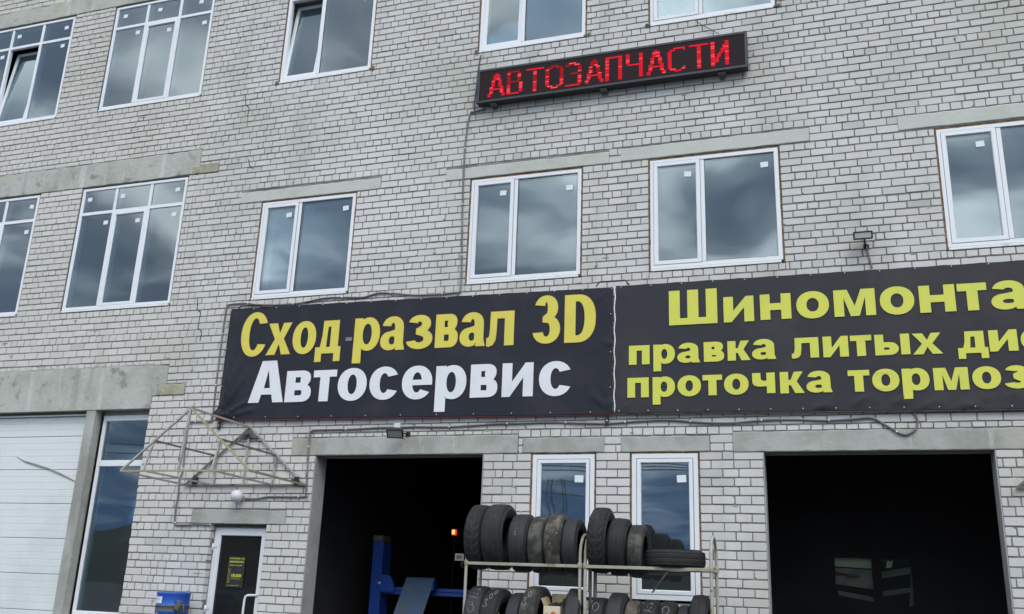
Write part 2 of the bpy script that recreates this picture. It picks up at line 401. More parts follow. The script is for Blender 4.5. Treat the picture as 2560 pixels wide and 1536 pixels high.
M_CHALK = mat('chalk_line', (.26, .26, .27), .95)
M_CARD = mat('cardboard', (.46, .37, .24), .9, noise=[(5, 4, (.38, .30, .19), .45, .7, U)])
M_CARDW = mat('printed_carton_face', (.58, .52, .40), .8)
M_ORANGE = mat('orange_print', (.65, .13, .03), .7)
M_INK = mat('brown_ink', (.12, .06, .04), .8)
M_BLUE = mat('blue_lift_paint', (.012, .055, .30), .4, noise=[(4, 5, (.015, .045, .20), .45, .7, U)])
M_BLUEW = mat('worn_ramp_paint', (.05, .09, .17), .6, noise=[(2.2, 5, (.09, .10, .08), .42, .62, U), (9, 4, (.05, .04, .04), .62, .78, U)])
M_DRUM = mat('blue_drum_paint', (.012, .075, .38), .4, noise=[(5, 5, (.012, .06, .28), .45, .7, U)])
M_DRUMG = mat('oily_grey_band', (.075, .085, .10), .6, noise=[(9, 5, (.05, .05, .05), .45, .7, U)])
M_PAPER = mat('paper_label', (.62, .68, .72), .7, noise=[(9, 4, (.45, .55, .62), .55, .75, U)])
M_PUMP = mat('greasy_iron', (.10, .10, .085), .6, noise=[(12, 5, (.04, .04, .035), .45, .7, U)])
M_SHEET = mat('white_door_sheet', (.62, .66, .67), .5, noise=[(1.0, 4, (.55, .60, .61), .45, .7, U), (25, 3, (.44, .48, .50), .62, .8, U)])
M_SEAM = mat('dark_rubber_gap', (.03, .03, .03), .9)
M_GASK = mat('grey_gasket', (.16, .165, .17), .8)
M_PLATE = mat('dull_number_plate', (.13, .13, .125), .6)
M_LAMP = mat('lit_signal_lamp', (.8, .2, .05), .4, emis=(1.0, .33, .10), estr=2.6)
M_LAMPR = mat('red_lamp_rim', (.5, .02, .01), .4, emis=(1.0, .05, .015), estr=.9)
M_POSTER = mat('black_notice', (.015, .015, .015), .5)
M_NYEL = mat('notice_yellow', (.56, .57, .06), .6)
M_PALE = mat('pale_yellow_board', (.88, .89, .66), .8)
M_GREYB = mat('grey_board', (.40, .37, .36), .8, noise=[(5, 4, (.24, .22, .22), .45, .7, U)])
M_BROWNR = mat('brown_red_board', (.16, .035, .03), .8)
M_GREENB = mat('grey_green_board', (.24, .255, .24), .8, noise=[(3, 4, (.13, .14, .135), .45, .7, U)])

def glass_material(name, gain=3.0, ior=1.5, tint=(.62, .68, .72), wav=0.25):
    """insulating glass: mirror strength of the glass surfaces, the rest passes through to the room"""
    m_ = bpy.data.materials.new(name)
    m_.use_nodes = True
    nt = m_.node_tree; N = nt.nodes; Lk = nt.links
    N.clear()
    out = N.new('ShaderNodeOutputMaterial')
    gl = N.new('ShaderNodeBsdfGlossy'); gl.inputs['Roughness'].default_value = 0.015
    gl.inputs['Color'].default_value = (.80, .94, 1.0, 1)
    tr = N.new('ShaderNodeBsdfTransparent'); tr.inputs['Color'].default_value = (*tint, 1)
    fr = N.new('ShaderNodeFresnel'); fr.inputs['IOR'].default_value = ior
    mu = N.new('ShaderNodeMath'); mu.operation = 'MULTIPLY'; mu.inputs[1].default_value = gain; mu.use_clamp = True
    geo = N.new('ShaderNodeNewGeometry')
    tx = N.new('ShaderNodeTexNoise'); tx.inputs['Scale'].default_value = 1.3; tx.inputs['Detail'].default_value = 1
    Lk.new(geo.outputs['Position'], tx.inputs['Vector'])
    bp = N.new('ShaderNodeBump'); bp.inputs['Strength'].default_value = wav; bp.inputs['Distance'].default_value = 0.01
    Lk.new(tx.outputs['Fac'], bp.inputs['Height'])
    Lk.new(bp.outputs[0], gl.inputs['Normal'])
    df = N.new('ShaderNodeBsdfDiffuse'); df.inputs['Color'].default_value = (.45, .48, .50, 1)
    dm = N.new('ShaderNodeMixShader'); dm.inputs[0].default_value = 0.03           # film of dust
    Lk.new(fr.outputs[0], mu.inputs[0])
    mx = N.new('ShaderNodeMixShader')
    Lk.new(mu.outputs[0], mx.inputs[0]); Lk.new(tr.outputs[0], mx.inputs[1]); Lk.new(gl.outputs[0], mx.inputs[2])
    Lk.new(mx.outputs[0], dm.inputs[1]); Lk.new(df.outputs[0], dm.inputs[2])
    Lk.new(dm.outputs[0], out.inputs[0])
    return m_
M_GLASS = glass_material('window_glass')
M_GLASSD = glass_material('door_glass', 0.8, 1.45, (.35, .38, .38))
M_GLASSC = glass_material('clear_inner_glass', 0.5, 1.4, (.85, .88, .85))

# ================================================================== setting
g = MB(); g.add([(-400, -400, 0), (400, -400, 0), (400, 400, 0), (-400, 400, 0)], [(0, 1, 2, 3)])
tag(g.build('ground', M_GROUND, recalc=False), kind='structure')

# wooded ridge behind the photographer (seen only mirrored in the panes)
hb = MB(); vs = []; fs = []
nx = 120
rr = random.Random(3)
for i in range(nx + 1):
    x = -420 + 840 * i / nx
    h = 20 * math.exp(-((x + 130) / 75) ** 2) + 5 + 5 * sin(x * .013 + 1) + 3 * sin(x * .041) + 1.2 * rr.random() * 1.5
    vs += [(x, -150 - 20 * sin(x * .01), -1), (x, -165, h * .75), (x, -190, h), (x, -260, -1)]
for i in range(nx):
    for k in range(3):
        a = i * 4 + k
        fs.append((a, a + 4, a + 5, a + 1))
hb.add(vs, fs)
tag(hb.build('hill', M_HILL), kind='structure')

# ================================================================== the building
X_L, X_R, Z_TOP = -15.6, 6.2, 13.0
OUT, IN = WALL_Y, 11.5
bld = empty('brick_building', (-4, 11.4, 0), 'white silicate brick building with garage openings and plastic windows', 'building')

# openings in the wall: (x0, x1, z0, z1, kind)
WIN = []      # x0,x1,z0,z1,type,options
MAINX = [(-7.975, -6.385), (-4.56, -2.966), (-2.032, -.398), (1.45, 3.06)]
for k, (a, b) in enumerate(MAINX):
    WIN.append((a, b, 5.545, 7.063, 'two', dict(foam=1)))
for k, (a, b) in enumerate([(-7.945, -6.345), (-4.557, -2.945), (-2.015, -.34)]):
    WIN.append((a, b, 9.145, 10.68, 'two', dict(foam=1, tilt=(7, 2.2, 0)[k])))
for (a, b) in ((-14.56, -12.43), (-11.51, -9.437)):
    WIN.append((a, b, 5.555, 7.663, 'six', dict(foam=0)))
    WIN.append((a, b, 9.145, 11.165, 'six', dict(foam=0, tilt=(6 if a < -13 else 0))))
WIN.append((-3.536, -2.741, 1.50, 3.185, 'single', dict(foam=1)))
WIN.append((-2.279, -1.486, 1.50, 3.185, 'single', dict(foam=1)))
HOLES = []
for (a, b, c, d_, t, o) in WIN:
    HOLES.append((a - .022, b + .022, c - (.048 if t != 'single' else .03), d_ + (.024 if t != 'six' else .02)))
GAR = [(-6.637, -4.192, 0, 3.198), (-.735, 1.703, 0, 3.188)]
DOOR = (-8.17, -7.285, 0, 2.272)
BAY = (-15.6, -9.495, 0, 3.93)
for h in GAR: HOLES.append(h)
HOLES += [DOOR, BAY]

# concrete pieces lying flush in the wall
LINT = [('lintel', -8.375, -5.985, 7.085, 7.262, M_CONC_U), ('lintel', -4.957, -2.585, 7.090, 7.262, M_CONC_U), ('lintel', -2.42, -.006, 7.093, 7.280, M_CONC_U), ('lintel', 1.035, 3.5, 7.100, 7.292, M_CONC_U),
        ('lintel', -7.012, -3.733, 3.203, 3.442, M_CONC), ('lintel', -3.673, -2.622, 3.205, 3.398, M_CONC), ('lintel', -2.408, -1.337, 3.203, 3.392, M_CONC), ('lintel', -1.07, 2.6, 3.193, 3.430, M_CONC),
        ('lintel', -8.505, -6.998, 2.276, 2.466, M_CONC),
        ('beam', -15.6, -9.235, 7.688, 8.118, M_CONC_B), ('bearing_block', -9.232, -8.870, 7.684, 7.833, M_CONC_Y),
        ('beam', -15.6, -9.235, 11.19, 11.51, M_CONC_B), ('bearing_block', -9.40, -8.915, 4.112, 4.282, M_CONC_Y)]
# stretch the second block a little under the beam end
LINT[10] = ('bearing_block', -9.36, -8.870, 7.684, 7.826, M_CONC_Y)

def grid_wall(name, mt, y0, y1, holes, xr, zr, parent):
    xs = sorted({xr[0], xr[1]} | {v for h in holes for v in h[:2] if xr[0] < v < xr[1]})
    zs = sorted({zr[0], zr[1]} | {v for h in holes for v in h[2:4] if zr[0] < v < zr[1]})
    def solid(i, j):
        if i < 0 or j < 0 or i >= len(xs) - 1 or j >= len(zs) - 1: return False
        cx = (xs[i] + xs[i + 1]) / 2; cz = (zs[j] + zs[j + 1]) / 2
        return not any(h[0] < cx < h[1] and h[2] < cz < h[3] for h in holes)
    b = MB()
    for i in range(len(xs) - 1):
        for j in range(len(zs) - 1):
            if not solid(i, j): continue
            a, c, e_, f_ = xs[i], xs[i + 1], zs[j], zs[j + 1]
            b.add([(a, y0, e_), (c, y0, e_), (c, y0, f_), (a, y0, f_)], [(0, 1, 2, 3)])
            b.add([(a, y1, e_), (c, y1, e_), (c, y1, f_), (a, y1, f_)], [(3, 2, 1, 0)])
            if not solid(i - 1, j): b.add([(a, y0, e_), (a, y1, e_), (a, y1, f_), (a, y0, f_)], [(3, 2, 1, 0)])
            if not solid(i + 1, j): b.add([(c, y0, e_), (c, y1, e_), (c, y1, f_), (c, y0, f_)], [(0, 1, 2, 3)])
            if not solid(i, j - 1): b.add([(a, y0, e_), (c, y0, e_), (c, y1, e_), (a, y1, e_)], [(3, 2, 1, 0)])
            if not solid(i, j + 1): b.add([(a, y0, f_), (c, y0, f_), (c, y1, f_), (a, y1, f_)], [(0, 1, 2, 3)])
    return b.build(name, mt, parent, recalc=False)

lint_holes = [(l[1], l[2], l[3], l[4]) for l in LINT]
beam_g = [(-15.6, -9.265, 4.285, 4.57), (-15.6, -9.40, 4.11, 4.285), (-15.6, -9.487, 3.93, 4.11)]
grid_wall('wall', M_MORTAR, OUT + .009, 11.34, HOLES + lint_holes, (X_L, X_R), (0, Z_TOP), bld)
inner_holes = [h for h in HOLES if h not in (BAY,)]
grid_wall('inner_wall', M_INNER, 11.342, 11.62, [h for h in HOLES if h[3] > 4], (X_L, X_R), (4.3, Z_TOP), bld)
grid_wall('garage_front_wall', M_PLASTER, 11.342, IN, [h for h in HOLES if h[3] < 4] , (-9.3, X_R), (0, 4.2), bld)
# grey render on the garage reveals
for (a, b_, c, d_) in GAR:
    for q_ in ((a, a + .012), (b_ - .012, b_)):
        r = MB(); r.box(q_[0], q_[1], OUT + .004, IN + .002, 0, d_ - .001); r.build('reveal', M_PLASTER, bld)

# ---- concrete pieces with worn, uneven edges
def concrete(name, x0, x1, z0, z1, mt, y0=OUT - .004, y1=11.34, wob=.006, step=.12, seed=0):
    rn = random.Random(seed)
    n = max(2, int((x1 - x0) / step))
    b = MB(); vs = []
    for i in range(n + 1):
        x = x0 + (x1 - x0) * i / n
        t = z1 + rn.uniform(-wob, wob * .6); q = z0 + rn.uniform(-wob * .2, wob * .8)
        if i in (0, n):
            x += rn.uniform(-.005, .005)
        e_ = .006
        vs += [(x, y1, q), (x, y0 + e_, q), (x, y0 + rn.uniform(-.001, .001), q + e_ + rn.uniform(0, .004)), (x, y0 + rn.uniform(-.001, .001), t - e_ - rn.uniform(0, .006)), (x, y0 + e_, t), (x, y1, t)]
    fs = []
    for i in range(n):
        for k in range(6):
            fs.append((i * 6 + k, i * 6 + (k + 1) % 6, (i + 1) * 6 + (k + 1) % 6, (i + 1) * 6 + k))
    fs.append(tuple(range(6))); fs.append(tuple(n * 6 + k for k in reversed(range(6))))
    b.add(vs, fs)
    return b.build(name, mt, bld)
for i, (nm, a, b_, c, d_, mt) in enumerate(LINT):
    y1 = IN if (a, b_) in ((-7.012, -3.733), (-1.07, 2.6)) else 11.34
    if nm == 'bearing_block' : concrete(nm, a, b_, c, d_, mt, OUT - .012, y1, .010, .06, i)
    elif nm == 'beam': concrete(nm, a, b_, c, d_, mt, OUT - .006, y1, .012, .10, i)
    else: concrete(nm, a, b_, c, d_, mt, OUT - .004, y1, .006, .10, i)
# the stepped ground-floor beam
poly = [(-15.6, 3.93), (-9.487, 3.925), (-9.487, 4.11), (-9.41, 4.115), (-9.41, 4.285), (-9.265, 4.285), (-9.268, 4.555)]
rn = random.Random(5)
topx = -9.4
while topx > -15.5:
    poly.append((topx, 4.572 + rn.uniform(-.012, .01))); topx -= .14
poly.append((-15.6, 4.57))
b = MB(); n = len(poly)
b.add([(x, OUT - .006, z) for x, z in poly] + [(x, 11.34, z) for x, z in poly], [tuple(range(n)), tuple(n + i for i in reversed(range(n)))] + [(i, (i + 1) % n, n + (i + 1) % n, n + i) for i in range(n)])
b.build('beam', M_CONC_B, bld)
b = MB()                                                         # mortar smear along its top edge
rn = random.Random(9); vs = []; x = -15.5
while x < -9.5:
    vs.append((x, 4.574 + .002, 4.574 + .02 + rn.random() * .022)); x += .07
ps = [(v[0], OUT - .002, 4.560) for v in vs] + [(v[0], OUT - .002, v[2]) for v in vs] + [(v[0], OUT + .02, v[2]) for v in vs]
k = len(vs)
b.add(ps, [(i, i + 1, k + i + 1, k + i) for i in range(k - 1)] + [(k + i, k + i + 1, 2 * k + i + 1, 2 * k + i) for i in range(k - 1)])
b.build('mortar_smear', M_CONC, bld)

# ---- bricks --------------------------------------------------------------
A = [(1.408, 4), (1.808, 4), (2.225, 4), (2.635, 4), (3.048, 4), (3.453, 4), (3.763, 3), (4.18, 4), (4.60, 4), (5.045, 4), (5.455, 4), (5.838, 4), (6.215, 4), (6.63, 4), (7.03, 4), (7.352, 3), (7.838, 5), (8.255, 4), (8.648, 4), (9.05, 4), (9.437, 4), (9.85, 4), (10.25, 4), (10.65, 4), (11.06, 4), (11.46, 4), (11.86, 4), (12.26, 4), (12.66, 4)]
ROWS = []                                                        # (centre, pitch, header?, index)
z = 1.408; k = 0
low = []
while z - .1025 > .06:
    z -= .1025; k += 1
    low.append((z, .1025, k % 4 == 0))
ROWS = list(reversed(low)) + [(1.408, .1025, True)]
for (p, q) in zip(A[:-1], A[1:]):
    nrow = q[1]; pit = (q[0] - p[0]) / nrow
    for i in range(1, nrow + 1):
        ROWS.append((p[0] + pit * i, pit, i == nrow))
BR_HOLES = HOLES[:] + [(a, b_, c - .004, d_ + .006) for (nm, a, b_, c, d_, mt) in LINT] + [(a, b_, c, d_ + .012) for (a, b_, c, d_) in beam_g]

def brick_shape(w, h, rn, depth=.03):
    """rounded, slightly irregular brick face: front, bevel, side"""
    x = w / 2; zz = h / 2
    c = [rn.uniform(.003, .010) for _ in range(4)]
    if rn.random() < .06: c[rn.randrange(4)] = rn.uniform(.018, .032)
    j = lambda a=.0018: rn.uniform(-a, a)
    pts = []
    for (sx, sz, ci, first) in ((-1, -1, 0, 'z'), (1, -1, 1, 'x'), (1, 1, 2, 'z'), (-1, 1, 3, 'x')):
        a = (sx * x + j(), sz * (zz - min(c[ci], zz * .6)) + j()); b_ = (sx * (x - min(c[ci], x * .6)) + j(), sz * zz + j())
        pts += [a, b_] if first == 'z' else [b_, a]
    tilt = rn.uniform(-.0016, .0016); tz = rn.uniform(-.0016, .0016)
    vs = []
    for (s_, y) in ((.0032, 0), (0, .0036), (0, depth)):
        for (px, pz) in pts:
            qx = px - math.copysign(s_, px); qz = pz - math.copysign(s_, pz)
            vs.append((qx, y + (tilt * px / x + tz * pz / zz if y == 0 else 0), qz))
    fs = [tuple(range(8))]
    for r_ in range(2):
        for k_ in range(8):
            fs.append((r_ * 8 + (k_ + 1) % 8, r_ * 8 + k_, (r_ + 1) * 8 + k_, (r_ + 1) * 8 + (k_ + 1) % 8))
    return vs, fs

bricks = []                                                      # (x, y, z, w, h)
rn = random.Random(11)
since = 0
for ri, (zc_, pit, head) in enumerate(ROWS):
    since = 0 if head else since + 1
    jt = .0142
    zb, zt = zc_ - pit / 2 + jt / 2, zc_ + pit / 2 - jt / 2
    if zt > Z_TOP: break
    act = [h for h in BR_HOLES if h[2] < zt and h[3] > zb]
    seam = -9.285 if (4.6 < zc_ < 7.6 or 8.14 < zc_ < 11.1) else None
    xs = sorted({X_L, X_R} | {v for h in act for v in h[:2] if X_L < v < X_R} | ({seam} if seam else set()))
    iv = []
    for a, b_ in zip(xs[:-1], xs[1:]):
        c_ = (a + b_) / 2
        lo, hi = zb, zt
        for h in act:
            if h[0] < c_ < h[1]:
                if h[2] <= lo + .012 and h[3] >= hi - .012: lo, hi = 1, 0; break
                if (h[2] - lo) > (hi - h[3]): hi = min(hi, h[2] - .004)
                else: lo = max(lo, h[3] + .004)
        if hi - lo < .022: continue
        if iv and abs(iv[-1][1] - a) < 1e-6 and abs(iv[-1][2] - lo) < .002 and abs(iv[-1][3] - hi) < .002 and not (seam and abs(a - seam) < 1e-6):
            iv[-1] = (iv[-1][0], b_, lo, hi)
        else:
            iv.append((a, b_, lo, hi))
    rowshift = rn.uniform(-.012, .012)
    for (a, b_, lo, hi) in iv:
        L_ = b_ - a
        if L_ < .03: continue
        ea = .006 if a > X_L else 0; eb = .006
        if L_ > 6: ea = 0
        if any(abs(a - h[1]) < .03 for h in act): ea = .003
        a2, b2 = a + ea, b_ - eb * .6
        if abs(a - BAY[1]) < 1e-6: a2 = a + rn.uniform(-.010, .008)       # toothed free end beside the tall window
        cuts = []
        narrow = L_ < 1.6 and zc_ < 3.2 and a > -4.4
        P = .130 if head else .260
        if narrow:
            P = .262
            pat = (.262, .185, .262) if ri % 2 == 0 else (.130, .262, .185)
            x = a2; i_ = 0
            while x < b2 - .08:
                x += pat[i_ % 3]; i_ += 1
                if x < b2 - .075: cuts.append(x)
        else:
            ph = rowshift + (.065 if head else (.130 if since % 2 == 0 else 0))
            k0 = math.floor((a2 - ph) / P)
            x = ph + k0 * P
            while x < b2:
                x += P
                if a2 + .045 < x < b2 - .045: cuts.append(x + rn.uniform(-.004, .004))
            # beside openings the mason used quarter pieces in header rows
        ed = [a2] + cuts + [b2]
        if not narrow and not head and rn.random() < .5 and L_ > 3:
            pass
        i_ = 0
        while i_ < len(ed) - 1:
            p, q = ed[i_], ed[i_ + 1]
            # now and then a stretcher is replaced by two cut pieces
            w_ = q - p
            if not head and w_ > .24 and rn.random() < (.20 if -9.3 < p < -8.0 else (.05 if p < -9.3 else .008)):
                mid = p + w_ * rn.choice((.35, .5, .62))
                prs = [(p, mid), (mid, q)]
            else:
                prs = [(p, q)]
            for (pp, qq) in prs:
                jl = .0064
                x0 = pp + (jl if pp != a2 else 0); x1 = qq - (jl if qq != b2 else 0)
                if x1 - x0 > .02:
                    dz = rn.uniform(-.0022, .0022)
                    if abs(qq - DOOR[0]) < .02 and zc_ < 2.26: x1 = DOOR[0] + .003
                    bricks.append(((x0 + x1) / 2, OUT + rn.uniform(-.0022, .0025), (lo + hi) / 2 + dz, x1 - x0, (hi - lo) - rn.uniform(0, .004)))
            i_ += 1

def project(p):
    v = Vector(p) - Vector((0, 0, EYE))
    zc2 = v.dot(fw)
    if zc2 <= 0: return None
    return .5 + CAM_F * v.dot(rt) / zc2, .5 * 614 / 1024 - CAM_F * v.dot(up) / zc2, zc2
HID = [(-8.25, 2.3, 3.70, 5.36), (-4.5, -.7, 8.2, 8.72), (-3.8, -1.3, 1.86, 2.35), (-3.9, -1.3, .9, 1.5)]
def size_in_view(b_):
    pr_ = project(b_[:3])
    if pr_ is None or not (0 < pr_[0] < 1 and 0 < pr_[1] < .6): return 0
    if any(h[0] < b_[0] < h[1] and h[2] < b_[2] < h[3] for h in HID): return 0
    return b_[3] * b_[4] / pr_[2] ** 2
order = sorted(range(len(bricks)), key=lambda i: -size_in_view(bricks[i]))
single = set(order[:300])
cache = {}
stuff = MB()
for i, (x, y, zz, w, h) in enumerate(bricks):
    if i in single:
        key = (round(w, 2), round(h, 3), i % 5)
        if key not in cache:
            v_, f_ = brick_shape(key[0], key[1], rn)
            me = bpy.data.meshes.new('brick'); me.from_pydata(v_, [], f_); me.materials.append(M_BRICK); me.update()
            cache[key] = me
        o = bpy.data.objects.new('brick', cache[key]); COL.objects.link(o)
        o.parent = bld; o.location = Vector((x, y, zz)) - bld.location
        o.scale = (w / key[0], 1, 1)
    else:
        v_, f_ = brick_shape(w, h, rn, .10 if abs(x + w / 2 - DOOR[0] - .003) < .001 else .03)
        stuff.add([(a + x, c + y, e_ + zz) for a, c, e_ in v_], f_)
o = stuff.build('brickwork', M_BRICK, bld, recalc=False); tag(o, kind='stuff')
print('bricks', len(bricks))

# smears of mortar left on the faces, mostly over joints; chipped arrises
sm_ = MB(); rn = random.Random(77)
for _ in range(420):
    bx = bricks[rn.randrange(len(bricks))]
    if bx[2] < .9: continue
    edge = rn.random()
    px = bx[0] + rn.uniform(-.5, .5) * bx[3]; pz = bx[2] + rn.choice((-1, 1)) * bx[4] * rn.uniform(.42, .58)
    if edge < .35: px = bx[0] + rn.choice((-1, 1)) * bx[3] * .5; pz = bx[2] + rn.uniform(-.4, .4) * bx[4]
    if any(h[0] - .05 < px < h[1] + .05 and h[2] - .03 < pz < h[3] + .03 for h in BR_HOLES): continue
    rx = rn.uniform(.010, .055) * (1.6 if px < -8 else 1); rz = rn.uniform(.004, .016)
    n = 9; vs = [(px, OUT - .0058, pz)]
    for i in range(n):
        a = 2 * pi * i / n; k_ = rn.uniform(.5, 1.25)
        vs.append((px + rx * k_ * cos(a), OUT - .0035, pz + rz * k_ * sin(a)))
    sm_.add(vs, [(0, (i + 1) % n + 1, i + 1) for i in range(n)])
o = sm_.build('mortar_smear', M_SMEAR, bld, recalc=False); tag(o, kind='stuff')
ck = MB()                                                        # dark cracks climbing the wall left of the banner
for pth in ([(-8.92, 5.60), (-8.90, 5.42), (-8.83, 5.36), (-8.84, 5.12), (-8.76, 5.06), (-8.77, 4.92)], [(-8.84, 3.32), (-8.86, 3.17), (-8.82, 3.10), (-8.83, 2.98)], [(-8.33, 7.83), (-8.30, 7.72), (-8.22, 7.66)], [(-8.55, 9.0), (-8.52, 8.82), (-8.44, 8.74), (-8.46, 8.60)], [(-9.30, 7.68), (-9.24, 7.67)]):
    for a, c in zip(pth[:-1], pth[1:]):
        dxx, dzz = c[0] - a[0], c[1] - a[1]; L_ = sqrt(dxx * dxx + dzz * dzz); nx2, nz2 = -dzz / L_ * .006, dxx / L_ * .006
        ck.add([(a[0] - nx2, OUT - .0036, a[1] - nz2), (c[0] - nx2, OUT - .0036, c[1] - nz2), (c[0] + nx2, OUT - .0036, c[1] + nz2), (a[0] + nx2, OUT - .0036, a[1] + nz2)], [(0, 1, 2, 3)])
o = ck.build('crack', M_CRACK, bld, recalc=False); tag(o, kind='stuff')

# ---- windows --------------------------------------------------------------
WY = OUT + .012
def sticker(x, z_, parent, r=0.0, s=.085, y=WY + .018):
    b = MB()
    c, s_ = cos(r), sin(r)
    h = s / 2
    q = [(-h * 1.1, -h * .85), (h * 1.1, -h * .85), (h * 1.1, h * .85), (-h * 1.1, h * .85)]
    q = [(x + a * c - e_ * s_, z_ + a * s_ + e_ * c) for a, e_ in q]
    b.add([(a, y, e_) for a, e_ in q] + [(a, y + .001, e_) for a, e_ in q], [(0, 1, 2, 3), (7, 6, 5, 4), (0, 4, 5, 1), (1, 5, 6, 2), (2, 6, 7, 3), (3, 7, 4, 0)])
    return b.build('sticker', M_STICK, parent)

def pane(x0, x1, z0, z1, parent, y=WY + .022, tilt=0, hz=None):
    b = MB(); b.box(x0, x1, y, y + .022, z0, z1)
    if tilt:
        tilt_verts(b, tilt, hz)
    return b.build('pane', M_GLASS, parent)

def tilt_verts(b, deg, hz):
    """lean a sash into the room about its bottom edge"""
    a = radians(deg); py, pz = WY + .02, hz
    b.v = [(x, py + (y - py) * cos(a) + (z_ - pz) * sin(a), pz - (y - py) * sin(a) + (z_ - pz) * cos(a)) for (x, y, z_) in b.v]

def foam_strip(x0, x1, z0, z1, parent, seed, wild=1.0):
    """brown mounting foam squeezed into the gap round the frame"""
    rn = random.Random(seed)
    b = MB()
    def strip(ax, bx, az, bz, hor):
        n = max(4, int(((bx - ax) if hor else (bz - az)) / .05))
        vs = []
        for i in range(n + 1):
            t = i / n
            e0, e1 = rn.uniform(-.004, .003) * wild, rn.uniform(-.004, .006) * wild
            y = WY + .004 + rn.uniform(-.006, .006)
            if hor:
                x = ax + (bx - ax) * t
                vs += [(x, y, az + e0), (x, y, bz + e1), (x, 11.30, bz), (x, 11.30, az)]
            else:
                z_ = az + (bz - az) * t
                vs += [(ax + e0, y, z_), (bx + e1, y, z_), (bx, 11.30, z_), (ax, 11.30, z_)]
        fs = []
        for i in range(n):
            for k in range(3):
                fs.append((i * 4 + k, i * 4 + k + 1, (i + 1) * 4 + k + 1, (i + 1) * 4 + k))
        b.add(vs, fs)
    strip(x0 - .02, x1 + .02, z1 + .0005, z1 + .024, True)
    strip(x0 - .022, x0 - .0005, z0 - .03, z1, False)
    strip(x1 + .0005, x1 + .022, z0 - .03, z1, False)
    if rn.random() < .8:
        w = rn.uniform(.2, .5) * (x1 - x0); s0 = rn.uniform(x0, x1 - w)
        strip(s0, s0 + w, z0 - .058, z0 - .046, True)
    return b.build('foam', M_FOAM, parent)

